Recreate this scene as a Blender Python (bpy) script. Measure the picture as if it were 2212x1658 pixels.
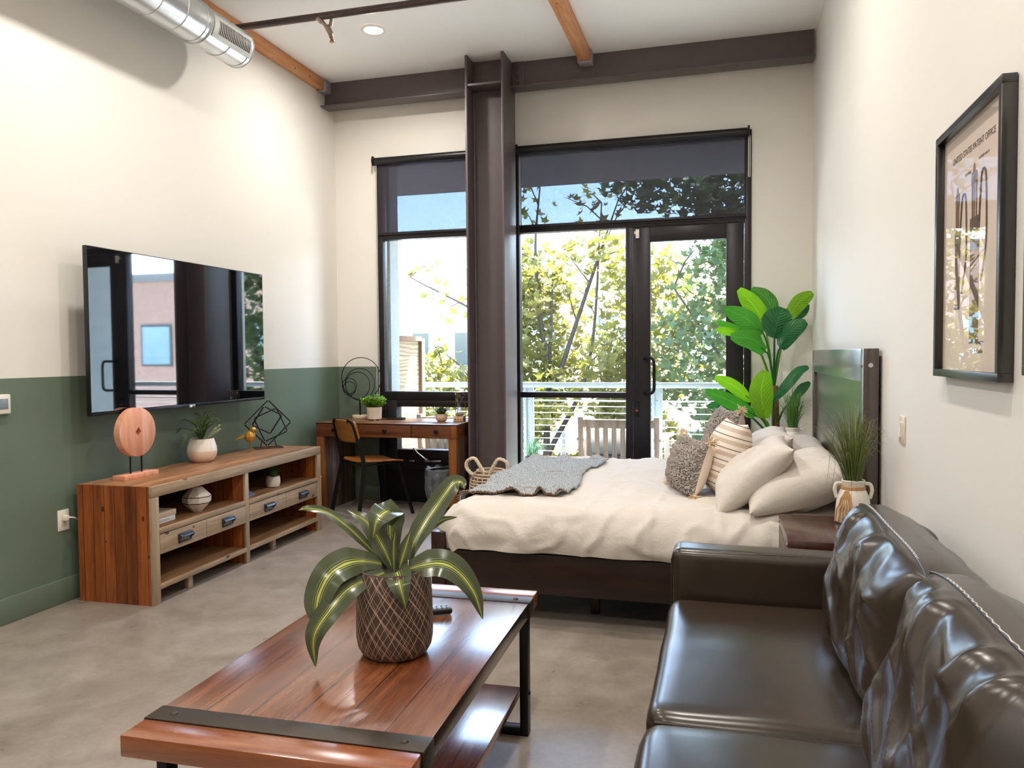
import bpy, bmesh, math, random
from mathutils import Vector, Matrix, noise
from math import sin, cos, pi, radians, sqrt, hypot, floor

for o in list(bpy.data.objects):
    bpy.data.objects.remove(o)
SC = bpy.context.scene
COL = SC.collection
rnd = random.Random(7)

# ------------------------------------------------------------------ camera
YAW, PITCH, ROLL, FPX = 0.269363, 0.0379478, 0.0078574, 1672.63
EYE = Vector((0, 0, 1.36))
fw = Vector((-sin(YAW) * cos(PITCH), cos(YAW) * cos(PITCH), -sin(PITCH)))
rt = Vector((cos(YAW), sin(YAW), 0))
dn = fw.cross(rt)
r2 = rt * cos(ROLL) + dn * sin(ROLL)
d2 = -rt * sin(ROLL) + dn * cos(ROLL)
cam = bpy.data.objects.new('camera', bpy.data.cameras.new('camera'))
COL.objects.link(cam)
mr = Matrix((r2, -d2, -fw)).transposed().to_4x4()
mr.translation = EYE
cam.matrix_world = mr
cam.data.sensor_width = 36
cam.data.lens = 36 * FPX / 2212
cam.data.clip_start = .02
cam.data.clip_end = 300
SC.camera = cam

# ------------------------------------------------------------------ world, sun, exposure
vs = SC.view_settings
SC.display_settings.display_device = 'sRGB'
vs.view_transform = 'Standard'
vs.look = 'None'
vs.gamma = 1
vs.use_curve_mapping = False
vs.exposure = 0.92
SC.cycles.max_bounces = 12
SC.cycles.diffuse_bounces = 8
SC.cycles.glossy_bounces = 4
SC.cycles.transmission_bounces = 6
SC.cycles.transparent_max_bounces = 16
SC.cycles.sample_clamp_indirect = 6
SC.cycles.caustics_reflective = False
SC.cycles.caustics_refractive = False
SKY, SUN, CAN = 1.4, 32.0, 15.5
w = bpy.data.worlds.new('world')
SC.world = w
w.use_nodes = True
wn = w.node_tree
wn.nodes.clear()
sky = wn.nodes.new('ShaderNodeTexSky')
sky.sky_type = 'NISHITA'
sky.sun_disc = False
sky.sun_elevation = radians(62)
sky.sun_rotation = radians(30)
sky.dust_density = 1.5
bg = wn.nodes.new('ShaderNodeBackground')
bg.inputs[1].default_value = SKY
wo = wn.nodes.new('ShaderNodeOutputWorld')
wn.links.new(sky.outputs[0], bg.inputs[0])
wn.links.new(bg.outputs[0], wo.inputs[0])
sl = bpy.data.lights.new('sun', 'SUN')
sl.energy = SUN
sl.angle = radians(.6)
sl.color = (1, .95, .86)
so = bpy.data.objects.new('sun', sl)
COL.objects.link(so)
so.rotation_euler = Vector((.22, .38, .90)).to_track_quat('Z', 'Y').to_euler()
so.location = (0, 0, 20)

# ------------------------------------------------------------------ materials
def lin(h, k=1.0):
    h = h.lstrip('#')
    r = []
    for i in (0, 2, 4):
        c = int(h[i:i + 2], 16) / 255
        r.append((c / 12.92 if c <= .04045 else ((c + .055) / 1.055) ** 2.4) * k)
    return (*r, 1)

class NT:
    def __init__(s, name):
        s.m = bpy.data.materials.new(name)
        s.m.use_nodes = True
        s.t = s.m.node_tree
        s.t.nodes.clear()
        s.out = s.t.nodes.new('ShaderNodeOutputMaterial')
    def n(s, typ, **kw):
        nd = s.t.nodes.new('ShaderNode' + typ)
        for k, v in kw.items():
            if k.startswith('i_'):
                key = k[2:]
                key = int(key) if key.isdigit() else key.replace('_', ' ')
                s.set(nd, key, v)
            else:
                setattr(nd, k, v)
        return nd
    def set(s, nd, key, v):
        if hasattr(v, 'is_output'):
            s.t.links.new(v, nd.inputs[key])
        elif hasattr(v, 'outputs'):
            s.t.links.new(v.outputs[0], nd.inputs[key])
        else:
            nd.inputs[key].default_value = v
    def math(s, op, a, b=0.0, c=None):
        nd = s.n('Math', operation=op)
        s.set(nd, 0, a)
        s.set(nd, 1, b)
        if c is not None:
            s.set(nd, 2, c)
        return nd.outputs[0]
    def mix(s, f, a, b, mode='MIX'):
        nd = s.n('MixRGB', blend_type=mode)
        s.set(nd, 0, f)
        s.set(nd, 1, a)
        s.set(nd, 2, b)
        return nd.outputs[0]
    def ramp(s, f, stops):
        nd = s.n('ValToRGB')
        s.set(nd, 0, f)
        e = nd.color_ramp.elements
        while len(e) < len(stops):
            e.new(.5)
        for el, (p, c) in zip(e, stops):
            el.position = p
            el.color = c if len(c) == 4 else (*c, 1)
        return nd.outputs[0]
    def obj(s, scale=(1, 1, 1), rot=(0, 0, 0)):
        tc = s.n('TexCoord')
        mp = s.n('Mapping')
        s.t.links.new(tc.outputs['Object'], mp.inputs[0])
        mp.inputs['Scale'].default_value = scale
        mp.inputs['Rotation'].default_value = rot
        return mp.outputs[0]
    def noise(s, vec, scale=5, detail=4, rough=.55, dist=0):
        nd = s.n('TexNoise')
        s.set(nd, 'Vector', vec)
        nd.inputs['Scale'].default_value = scale
        nd.inputs['Detail'].default_value = detail
        nd.inputs['Roughness'].default_value = rough
        nd.inputs['Distortion'].default_value = dist
        return nd.outputs[0]
    def bump(s, h, strength=.3, dist=.005):
        nd = s.n('Bump')
        s.set(nd, 'Height', h)
        nd.inputs['Strength'].default_value = strength
        nd.inputs['Distance'].default_value = dist
        return nd.outputs[0]
    def pbsdf(s, col, rough=.5, metal=0, spec=.5, nor=None, **kw):
        b = s.n('BsdfPrincipled')
        s.set(b, 'Base Color', col)
        s.set(b, 'Roughness', rough)
        s.set(b, 'Metallic', metal)
        s.set(b, 'Specular IOR Level', spec)
        if nor is not None:
            s.set(b, 'Normal', nor)
        for k, v in kw.items():
            s.set(b, k.replace('_', ' '), v)
        return b
    def done(s, sh):
        s.t.links.new(sh.outputs[0] if hasattr(sh, 'outputs') else sh, s.out.inputs[0])
        return s.m

def plain(name, h, rough=.5, metal=0, spec=.5, var=.06, nscale=12, bump=0, bscale=80, bdist=.002, **kw):
    t = NT(name)
    c = lin(h) if isinstance(h, str) else h
    v = t.obj()
    nz = t.noise(v, nscale, 3)
    col = t.mix(nz, tuple(x * (1 - var) for x in c[:3]) + (1,), tuple(min(1, x * (1 + var)) for x in c[:3]) + (1,))
    nor = None
    if bump:
        nor = t.bump(t.noise(v, bscale, 3), bump, bdist)
    return t.done(t.pbsdf(col, rough, metal, spec, nor, **kw))

def wood(name, cols, axis='Y', pl_axis=None, pl_w=.1, rough=.5, spec=.4, gap=.012, off=0.0, grain=1.0,
         knots=.0, pvar=.35, bump=.25, coat=0.0, coat_rough=.14):
    """long-grained timber; pl_axis/pl_w = plank direction and width"""
    t = NT(name)
    tc = t.n('TexCoord')
    sx = t.n('SeparateXYZ')
    t.t.links.new(tc.outputs['Object'], sx.inputs[0])
    comp = {'X': sx.outputs[0], 'Y': sx.outputs[1], 'Z': sx.outputs[2]}
    sc = [14.0 * grain] * 3
    sc['XYZ'.index(axis)] = 1.1 * grain
    vec = tc.outputs['Object']
    pid = None
    if pl_axis:
        q = t.math('DIVIDE', t.math('ADD', comp[pl_axis], off), pl_w)
        fl = t.math('FLOOR', q)
        fr = t.math('FRACT', q)
        wnz = t.n('TexWhiteNoise', noise_dimensions='1D')
        t.set(wnz, 'W', fl)
        pid = wnz.outputs[0]
        ad = t.n('VectorMath', operation='ADD')
        cb = t.n('CombineXYZ')
        sh = t.math('MULTIPLY', pid, 37.0)
        for i in range(3):
            t.set(cb, i, sh)
        t.set(ad, 0, vec)
        t.set(ad, 1, cb.outputs[0])
        vec = ad.outputs[0]
    mp = t.n('Mapping')
    t.set(mp, 0, vec)
    mp.inputs['Scale'].default_value = sc
    n1 = t.noise(mp.outputs[0], 1.6, 5, .62, .35)
    n2 = t.noise(mp.outputs[0], 7.0, 4, .7, .2)
    g = t.math('ADD', t.math('MULTIPLY', n1, .72), t.math('MULTIPLY', n2, .28))
    col = t.ramp(g, [(.30, lin(cols[0])), (.5, lin(cols[1])), (.70, lin(cols[2]))])
    if pid is not None:
        k = t.math('ADD', t.math('MULTIPLY', pid, pvar * 2), 1 - pvar)
        hs = t.n('HueSaturation')
        t.set(hs, 'Value', k)
        t.set(hs, 'Color', col)
        col = hs.outputs[0]
    if knots:
        m2 = t.n('Mapping')
        t.set(m2, 0, vec)
        s2 = [9.0] * 3
        s2['XYZ'.index(axis)] = 5.0
        m2.inputs['Scale'].default_value = s2
        vo = t.n('TexVoronoi')
        t.set(vo, 'Vector', m2.outputs[0])
        vo.inputs['Scale'].default_value = 1.2
        kd = t.math('LESS_THAN', vo.outputs[0], knots)
        col = t.mix(t.math('MULTIPLY', kd, .8), col, lin('#241308'))
    h = g
    if pid is not None and gap:
        d = t.math('MINIMUM', fr, t.math('SUBTRACT', 1.0, fr))
        gm = t.math('LESS_THAN', d, gap)
        col = t.mix(t.math('MULTIPLY', gm, .85), col, lin('#1a0d06'))
        h = t.math('SUBTRACT', g, t.math('MULTIPLY', gm, 1.2))
    rg = t.math('ADD', t.math('MULTIPLY', n2, .2), rough - .1)
    b = t.pbsdf(col, rg, 0, spec, t.bump(h, bump, .004))
    if coat:
        t.set(b, 'Coat Weight', coat)
        t.set(b, 'Coat Roughness', coat_rough)
    return t.done(b)

def fabric(name, h, scale=260, rough=.9, var=.1, bump=.25, bdist=.002, wr=.25):
    t = NT(name)
    c = lin(h)
    v = t.obj()
    n1 = t.noise(v, 6, 4)
    wv = t.noise(v, scale, 2, .8)
    col = t.mix(t.math('ADD', t.math('MULTIPLY', n1, .5), t.math('MULTIPLY', wv, .5)),
                tuple(x * (1 - var) for x in c[:3]) + (1,), tuple(min(1, x * (1 + var)) for x in c[:3]) + (1,))
    hgt = t.math('ADD', t.math('MULTIPLY', wv, .12), t.math('MULTIPLY', t.noise(v, 14, 5, .6, .6), wr))
    return t.done(t.pbsdf(col, rough, 0, .15, t.bump(hgt, bump, bdist * 4), Sheen_Weight=.15))

def leafmat(name, c1, c2, rough=.35, trans=.35, stripe=None, vein=0.0):
    """leaf: uses the leaf's UV (u across, v along) for stripes and veins"""
    t = NT(name)
    uv = t.n('UVMap')
    sx = t.n('SeparateXYZ')
    t.set(sx, 0, uv.outputs[0])
    v = t.obj()
    col = t.mix(t.noise(v, 6, 3), lin(c1), lin(c2))
    u = t.math('ABSOLUTE', t.math('SUBTRACT', sx.outputs[0], .5))
    nor = None
    if stripe:
        wob = t.math('MULTIPLY', t.math('SUBTRACT', t.noise(v, 22, 2), .5), .05)
        uu = t.math('ADD', u, wob)
        s1 = t.math('LESS_THAN', uu, .032)
        s2 = t.math('MULTIPLY', t.math('GREATER_THAN', uu, .075), t.math('LESS_THAN', uu, .092))
        s3 = t.math('MULTIPLY', t.math('GREATER_THAN', uu, .16), t.math('LESS_THAN', uu, .168))
        sm = t.math('MINIMUM', t.math('ADD', t.math('ADD', s1, s2), t.math('MULTIPLY', s3, .6)), 1.0)
        col = t.mix(sm, col, lin(stripe))
    if vein:
        ph = t.math('ADD', t.math('MULTIPLY', sx.outputs[1], 60.0), t.math('MULTIPLY', u, -40.0))
        vn = t.math('SINE', ph)
        nor = t.bump(vn, vein, .004)
        mid = t.math('LESS_THAN', u, .016)
        col = t.mix(mid, col, lin(c2, 1.2))
    b = t.pbsdf(col, rough, 0, .5, nor)
    tr = t.n('BsdfTranslucent')
    t.set(tr, 0, t.mix(1.0, col, (1.0, 1.0, .6, 1), 'MULTIPLY'))
    mx = t.n('MixShader')
    mx.inputs[0].default_value = trans
    t.set(mx, 1, b)
    t.set(mx, 2, tr)
    return t.done(mx)

def glassmat(name, tint=(1, 1, 1, 1), refl=1.0, rough=0.0):
    """thin sheet glass: Schlick reflection over straight transmission"""
    t = NT(name)
    lw = t.n('LayerWeight')
    lw.inputs[0].default_value = .5
    f = t.math('MULTIPLY', t.math('ADD', t.math('MULTIPLY', t.math('POWER', lw.outputs[1], 5.0), .96), .04), refl)
    tr = t.n('BsdfTransparent')
    tr.inputs[0].default_value = tint
    gl = t.n('BsdfGlossy')
    gl.inputs['Roughness'].default_value = rough
    mx = t.n('MixShader')
    t.set(mx, 0, t.math('MINIMUM', f, 1.0))
    t.set(mx, 1, tr)
    t.set(mx, 2, gl)
    return t.done(mx)

def emit(name, col, s):
    t = NT(name)
    e = t.n('Emission')
    e.inputs[0].default_value = col
    e.inputs[1].default_value = s
    return t.done(e)

# ------------------------------------------------------------------ mesh builder
class MB:
    def __init__(s):
        s.bm = bmesh.new()
        s.uv = s.bm.loops.layers.uv.new('UVMap')
    def mark(s):
        return set(s.bm.verts)
    def xf(s, mark, m):
        for v in s.bm.verts:
            if not mark or v not in mark:
                v.co = m @ v.co
    def box(s, x0, y0, z0, x1, y1, z1, bev=0.0, seg=2):
        x0, x1 = min(x0, x1), max(x0, x1)
        y0, y1 = min(y0, y1), max(y0, y1)
        z0, z1 = min(z0, z1), max(z0, z1)
        vs_ = [s.bm.verts.new(p) for p in ((x0, y0, z0), (x1, y0, z0), (x1, y1, z0), (x0, y1, z0),
                                           (x0, y0, z1), (x1, y0, z1), (x1, y1, z1), (x0, y1, z1))]
        fs = [s.bm.faces.new([vs_[i] for i in f]) for f in ((3, 2, 1, 0), (4, 5, 6, 7), (0, 1, 5, 4), (1, 2, 6, 5), (2, 3, 7, 6), (3, 0, 4, 7))]
        if bev:
            es = list({e for f in fs for e in f.edges})
            bmesh.ops.bevel(s.bm, geom=es, offset=bev, segments=seg, profile=.5, affect='EDGES')
        return s
    def rbox(s, x0, y0, z0, x1, y1, z1, r, n=12, fn=None, stretch=True):
        """subdivided box with round edges; fn(p, normal) -> displaced p"""
        c = Vector(((x0 + x1) / 2, (y0 + y1) / 2, (z0 + z1) / 2))
        h = Vector(((x1 - x0) / 2, (y1 - y0) / 2, (z1 - z0) / 2))
        nn = n if isinstance(n, (tuple, list)) else (n, n, n)
        cache = {}
        def vert(p):
            k = tuple(round(x, 5) for x in p)
            if k not in cache:
                q = Vector([max(-h[i] + r, min(h[i] - r, p[i])) for i in range(3)])
                d = Vector(p) - q
                nrm = d.normalized() if d.length > 1e-7 else Vector((0, 0, 1))
                pt = q + nrm * min(r, max(d.length, 0)) if d.length > r else q + d
                if d.length > 1e-7:
                    pt = q + nrm * r if sum(abs(p[i]) > h[i] - r + 1e-7 for i in range(3)) > 1 else q + d
                pt = pt + c
                if fn:
                    pt = fn(pt, nrm)
                cache[k] = s.bm.verts.new(pt)
            return cache[k]
        for ax in range(3):
            a, b = (ax + 1) % 3, (ax + 2) % 3
            def ticks(i):
                inner = max(1, nn[i])
                e = [-h[i], -h[i] + r * .3, -h[i] + r * .62]
                t = e + [-h[i] + r + (2 * h[i] - 2 * r) * k / inner for k in range(inner + 1)]
                return t + [-x for x in reversed(e)]
            ta, tb = ticks(a), ticks(b)
            for sg in (-1, 1):
                for i in range(len(ta) - 1):
                    for j in range(len(tb) - 1):
                        q = []
                        for (u, v) in ((ta[i], tb[j]), (ta[i + 1], tb[j]), (ta[i + 1], tb[j + 1]), (ta[i], tb[j + 1])):
                            p = [0, 0, 0]
                            p[ax] = sg * h[ax]
                            p[a] = u
                            p[b] = v
                            q.append(vert(p))
                        if sg < 0:
                            q.reverse()
                        if len(set(q)) == 4:
                            try:
                                s.bm.faces.new(q)
                            except ValueError:
                                pass
        return s
    def tube(s, pts, r, n=8, closed=False, caps=True):
        pts = [Vector(p) for p in pts]
        rs = r if isinstance(r, (list, tuple)) else [r] * len(pts)
        N = len(pts)
        rings = []
        up = None
        for i, p in enumerate(pts):
            if closed:
                t = pts[(i + 1) % N] - pts[i - 1]
            else:
                t = pts[min(i + 1, N - 1)] - pts[max(i - 1, 0)]
            t.normalize()
            if up is None:
                up = t.orthogonal().normalized()
            up = (up - t * up.dot(t))
            up = up.normalized() if up.length > 1e-6 else t.orthogonal().normalized()
            bi = t.cross(up)
            rings.append([s.bm.verts.new(p + (up * cos(2 * pi * k / n) + bi * sin(2 * pi * k / n)) * rs[i]) for k in range(n)])
        for i in range(N if closed else N - 1):
            a, b = rings[i], rings[(i + 1) % N]
            for k in range(n):
                s.bm.faces.new((a[k], a[(k + 1) % n], b[(k + 1) % n], b[k]))
        if caps and not closed:
            s.bm.faces.new(list(reversed(rings[0])))
            s.bm.faces.new(rings[-1])
        return s
    def cyl(s, p0, p1, r0, r1=None, n=24, caps=True):
        return s.tube([p0, p1], [r0, r0 if r1 is None else r1], n, False, caps)
    def bar(s, p0, p1, w, h, up=(0, 0, 1)):
        p0, p1 = Vector(p0), Vector(p1)
        t = (p1 - p0).normalized()
        u = Vector(up)
        sd = t.cross(u)
        sd = sd.normalized() if sd.length > 1e-5 else t.orthogonal().normalized()
        u = sd.cross(t).normalized()
        a = [p0 + sd * (w / 2 * i) + u * (h / 2 * j) for i, j in ((-1, -1), (1, -1), (1, 1), (-1, 1))]
        b = [q + (p1 - p0) for q in a]
        va = [s.bm.verts.new(q) for q in a]
        vb = [s.bm.verts.new(q) for q in b]
        s.bm.faces.new(list(reversed(va)))
        s.bm.faces.new(vb)
        for k in range(4):
            s.bm.faces.new((va[k], va[(k + 1) % 4], vb[(k + 1) % 4], vb[k]))
        return s
    def lathe(s, prof, c=(0, 0, 0), n=32, capb=True, capt=False, fn=None):
        c = Vector(c)
        rings = []
        for (r, z) in prof:
            ring = []
            for k in range(n):
                a = 2 * pi * k / n
                rr = fn(r, z, a) if fn else r
                ring.append(s.bm.verts.new(c + Vector((rr * cos(a), rr * sin(a), z))))
            rings.append(ring)
        for a, b in zip(rings, rings[1:]):
            for k in range(n):
                s.bm.faces.new((a[k], a[(k + 1) % n], b[(k + 1) % n], b[k]))
        if capb:
            s.bm.faces.new(list(reversed(rings[0])))
        if capt:
            s.bm.faces.new(rings[-1])
        return s
    def ball(s, c, r, nu=16, nv=10):
        r = (r, r, r) if not isinstance(r, (tuple, list)) else r
        m = s.mark()
        s.lathe([(max(.001, sin(pi * j / nv)), -cos(pi * j / nv)) for j in range(nv + 1)], n=nu, capb=True, capt=True)
        s.xf(m, Matrix.Translation(c) @ Matrix.Diagonal((*r, 1)))
        return s
    def grid(s, fn, nu, nv, wrap=False, uv=True):
        vs_ = [[s.bm.verts.new(fn(i / nu, j / nv)) for j in range(nv + 1)] for i in range(nu if wrap else nu + 1)]
        for i in range(nu):
            for j in range(nv):
                i2 = (i + 1) % nu if wrap else i + 1
                f = s.bm.faces.new((vs_[i][j], vs_[i2][j], vs_[i2][j + 1], vs_[i][j + 1]))
                if uv:
                    for lp, q in zip(f.loops, ((i, j), (i + 1, j), (i + 1, j + 1), (i, j + 1))):
                        lp[s.uv].uv = (q[0] / nu, q[1] / nv)
        return s
    def prism(s, pts, ax, a0, a1, bev=0.0):
        """polygon pts (2-D) in the plane across axis ax, extruded a0..a1"""
        def P(p, a):
            return {'X': (a, p[0], p[1]), 'Y': (p[0], a, p[1]), 'Z': (p[0], p[1], a)}[ax]
        va = [s.bm.verts.new(P(p, a0)) for p in pts]
        vb = [s.bm.verts.new(P(p, a1)) for p in pts]
        fs = [s.bm.faces.new(list(reversed(va))), s.bm.faces.new(vb)]
        n = len(pts)
        for k in range(n):
            fs.append(s.bm.faces.new((va[k], va[(k + 1) % n], vb[(k + 1) % n], vb[k])))
        bmesh.ops.recalc_face_normals(s.bm, faces=fs)
        if bev:
            es = list({e for f in fs for e in f.edges})
            bmesh.ops.bevel(s.bm, geom=es, offset=bev, segments=2, profile=.5, affect='EDGES')
        return s
    def leaf(s, mid, wid, side=None, fold=.25, n=14, wave=0.0, tipw=.04, shape=None, face=None):
        """leaf blade on a midrib polyline"""
        P = smooth([Vector(p) for p in mid], n)
        L = len(P) - 1
        sd0 = Vector(side).normalized() if side is not None else None
        rows = []
        for i, p in enumerate(P):
            t = (P[min(i + 1, L)] - P[max(i - 1, 0)]).normalized()
            sd = t.cross(face) if face is not None else (sd0 if sd0 is not None else t.cross(Vector((0, 0, 1))))
            sd = sd - t * sd.dot(t)
            sd.normalize()
            up = sd.cross(t)
            f = i / L
            ww = wid * (shape(f) if shape else max(tipw, sin(pi * min(1, f * .92 + .08)) ** .75))
            row = []
            for q in (-1, -.5, 0, .5, 1):
                wv = wave * sin(f * 17 + q * 2) * abs(q)
                row.append(s.bm.verts.new(p + sd * (ww / 2 * q) + up * (fold * ww / 2 * abs(q) + wv)))
            rows.append(row)
        for i in range(L):
            for k in range(4):
                f = s.bm.faces.new((rows[i][k], rows[i][k + 1], rows[i + 1][k + 1], rows[i + 1][k]))
                for lp, (uu, vv) in zip(f.loops, ((k / 4, i / L), ((k + 1) / 4, i / L), ((k + 1) / 4, (i + 1) / L), (k / 4, (i + 1) / L))):
                    lp[s.uv].uv = (uu, vv)
        return s
    def build(s, name, mat, parent=None, smooth_deg=38, world=False, thick=0.0):
        if world and parent is not None:
            m = Matrix.Translation(parent.location) @ Matrix.Rotation(parent.rotation_euler.z, 4, 'Z')
            bmesh.ops.transform(s.bm, matrix=m.inverted(), verts=s.bm.verts)
        me = bpy.data.meshes.new(name)
        s.bm.to_mesh(me)
        s.bm.free()
        if smooth_deg:
            me.polygons.foreach_set('use_smooth', [True] * len(me.polygons))
            me.set_sharp_from_angle(angle=radians(smooth_deg))
        me.materials.append(mat)
        o = bpy.data.objects.new(name, me)
        COL.objects.link(o)
        if parent is not None:
            o.parent = parent
        if thick:
            md = o.modifiers.new('thickness', 'SOLIDIFY')
            md.thickness = thick
            md.offset = 0
        return o

def smooth(P, n):
    """Catmull-Rom resample"""
    if len(P) == 2:
        return [P[0].lerp(P[1], i / n) for i in range(n + 1)]
    Q = [P[0] * 2 - P[1]] + P + [P[-1] * 2 - P[-2]]
    segs = len(P) - 1
    out = []
    for i in range(n + 1):
        f = i / n * segs
        k = min(int(f), segs - 1)
        t = f - k
        a, b, c, d = Q[k:k + 4]
        out.append(.5 * ((2 * b) + (c - a) * t + (2 * a - 5 * b + 4 * c - d) * t * t + (3 * b - a - 3 * c + d) * t ** 3))
    return out

def tag(o, label, cat, group=None, kind=None):
    o['label'] = label
    o['category'] = cat
    if group:
        o['group'] = group
    if kind:
        o['kind'] = kind
    return o

def thing(name, label, cat, loc=(0, 0, 0), rz=0.0, group=None):
    o = bpy.data.objects.new(name, None)
    o.empty_display_size = .05
    COL.objects.link(o)
    o.location = loc
    o.rotation_euler = (0, 0, rz)
    return tag(o, label, cat, group)

def struct(o):
    o['kind'] = 'structure'
    return o

def dup(root, loc=None, rz=None, label=None):
    r = root.copy()
    COL.objects.link(r)
    if loc is not None:
        r.location = loc
    if rz is not None:
        r.rotation_euler = (0, 0, rz)
    if label:
        r['label'] = label
    for ch in list(root.children):
        c = ch.copy()
        COL.objects.link(c)
        c.parent = r
        for g in list(ch.children):
            d = g.copy()
            COL.objects.link(d)
            d.parent = c
    return r

def text(body, size, mat, name, parent=None, extrude=.0006, align='CENTER'):
    cu = bpy.data.curves.new(name, 'FONT')
    cu.body = body
    cu.size = size
    cu.align_x = align
    cu.align_y = 'CENTER'
    cu.extrude = extrude
    tmp = bpy.data.objects.new(name + '_curve', cu)
    COL.objects.link(tmp)
    bpy.context.view_layer.update()
    me = bpy.data.meshes.new_from_object(tmp.evaluated_get(bpy.context.evaluated_depsgraph_get()))
    bpy.data.objects.remove(tmp)
    me.materials.clear()
    me.materials.append(mat)
    me.name = name
    o = bpy.data.objects.new(name, me)
    COL.objects.link(o)
    if parent is not None:
        o.parent = parent
    return o

def fbm(p, s=1.0, o=4):
    return noise.fractal(Vector(p) * s, 1.0, 2.0, o)

M = {}
M['white'] = plain('white_paint', '#ece9e3', .6, var=.015, nscale=2, bump=.05, bscale=120)
M['white2'] = plain('white_plastic', '#efe9df', .4, var=.01)
M['steel'] = plain('dark_painted_steel', '#5d5254', .42, 0, .5, var=.1, bump=.08, bscale=90)
M['frame'] = plain('dark_bronze_aluminium', '#221e22', .35, .3, .5, var=.08)
M['black'] = plain('black_metal', '#17161a', .4, .5, .5)
M['blackpl'] = plain('black_plastic', '#0e0e10', .35, 0, .5)
M['glass'] = glassmat('window_glass', (.97, .985, .98, 1), 1.0)
M['clear'] = glassmat('clear_glass', (.97, .98, .98, 1), 1.3)
M['bulb'] = glassmat('hourglass_glass', (.80, .84, .88, 1), 3.0)
M['chrome'] = plain('polished_metal', '#c9cbd0', .2, 1, .5, var=.03)
M['galv'] = plain('galvanised_duct', '#d3d6d8', .32, .85, .5, var=.12, nscale=9, bump=.05, bscale=20)
M['ironpipe'] = plain('black_iron_pipe', '#574a48', .4, .55, .5, var=.35, nscale=18)
M['brass'] = plain('brass', '#b08a4a', .3, 1, .5)
M['gold'] = plain('gold_paint', '#c99a4b', .33, .75, .5, var=.05)
M['ceramic'] = plain('white_ceramic', '#e9e2d8', .28, 0, .5, var=.03)
M['soil'] = plain('dark_soil', '#2a211a', .95, bump=.6, bscale=60, bdist=.01)
M['rope'] = plain('jute_rope', '#c49a6a', .9, bump=.5, bscale=220, bdist=.004)
M['concrete'] = plain('outdoor_concrete', '#b9c2c6', .85, var=.12, nscale=1.2, bump=.2, bscale=8)
# ================================================================== the setting
XL, XR, YB, YR, ZC = -3.558, .668, 6.676, -3.2, 3.85

def two_tone(name, xmax):
    t = NT(name)
    tc = t.n('TexCoord')
    sx = t.n('SeparateXYZ')
    t.set(sx, 0, tc.outputs['Object'])
    below = t.math('LESS_THAN', sx.outputs[2], 1.258)
    if xmax is not None:
        below = t.math('MULTIPLY', below, t.math('LESS_THAN', sx.outputs[0], xmax))
    v = t.obj()
    nz = t.noise(v, 2, 3)
    wh = t.mix(nz, lin('#eae6df'), lin('#ece9e2'))
    gr = t.mix(nz, lin('#667767'), lin('#6b7c6c'))
    return t.done(t.pbsdf(t.mix(below, wh, gr), .5, 0, .4, t.bump(t.noise(v, 140, 3), .06, .002)))

def floor_mat():
    t = NT('polished_concrete')
    v = t.obj()
    a = t.noise(v, .9, 6, .62, .8)
    b = t.noise(v, 5, 6, .7, .3)
    c = t.noise(v, 40, 3, .7)
    g = t.math('ADD', t.math('ADD', t.math('MULTIPLY', a, .5), t.math('MULTIPLY', b, .38)), t.math('MULTIPLY', c, .12))
    col = t.ramp(g, [(.34, lin('#756a60')), (.48, lin('#8d8379')), (.62, lin('#a2988f'))])
    vo = t.n('TexVoronoi')
    mp = t.obj((3.2, 7.0, 1))
    t.set(vo, 'Vector', mp)
    sp = t.math('LESS_THAN', vo.outputs[0], .035)
    col = t.mix(t.math('MULTIPLY', sp, .35), col, lin('#d9d2c8'))
    rg = t.math('ADD', t.math('MULTIPLY', b, .22), .2)
    return t.done(t.pbsdf(col, rg, 0, .5, t.bump(g, .12, .004)))

def stucco(name, h, s=60):
    t = NT(name)
    v = t.obj()
    n1 = t.noise(v, s, 4, .7)
    col = t.mix(n1, lin(h, .8), lin(h, 1.1))
    return t.done(t.pbsdf(col, .95, 0, .2, t.bump(n1, .7, .02)))

M['floor'] = floor_mat()
M['wall_left'] = two_tone('paint_white_over_green', None)
M['wall_back'] = two_tone('paint_white_over_green_corner', -2.6)
M['green'] = plain('green_paint', '#687969', .45, var=.02)
M['ceiling'] = plain('ceiling_white', '#fcfbf9', .8, var=.01, nscale=1)

b = MB(); b.box(XL - .2, YR - .2, -.2, XR + .2, YB + .2, 0); struct(b.build('floor', M['floor'], smooth_deg=0))
b = MB(); b.box(XL - .2, YR - .2, ZC, XR + .2, YB + .2, ZC + .2); struct(b.build('ceiling', M['ceiling'], smooth_deg=0))
b = MB(); b.box(XL - .2, YR - .2, 0, XL, YB + .2, ZC); struct(b.build('wall_left', M['wall_left'], smooth_deg=0))
b = MB(); b.box(XR, YR - .2, 0, XR + .2, YB + .2, ZC); struct(b.build('wall_right', M['white'], smooth_deg=0))
b = MB(); b.box(XL, YR - .2, 0, XR, YR, ZC); struct(b.build('wall_rear', M['white'], smooth_deg=0))
WO = [(-3.135, -2.06), (-1.80, .20)]
ZT = 3.175
b = MB()
for x0, x1 in ((XL, -3.135), (-2.06, -1.80), (.20, XR)):
    b.box(x0, YB, 0, x1, YB + .2, ZT)
b.box(XL, YB, ZT, XR, YB + .2, ZC)
struct(b.build('wall_back', M['wall_back'], smooth_deg=0))
b = MB(); b.box(XL, YR, 0, XL + .016, YB, .135, .004); struct(b.build('baseboard_left', M['green']))
b = MB(); b.box(XL + .016, YB - .016, 0, -3.135, YB, .135, .004); struct(b.build('baseboard_back', M['green']))

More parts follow.
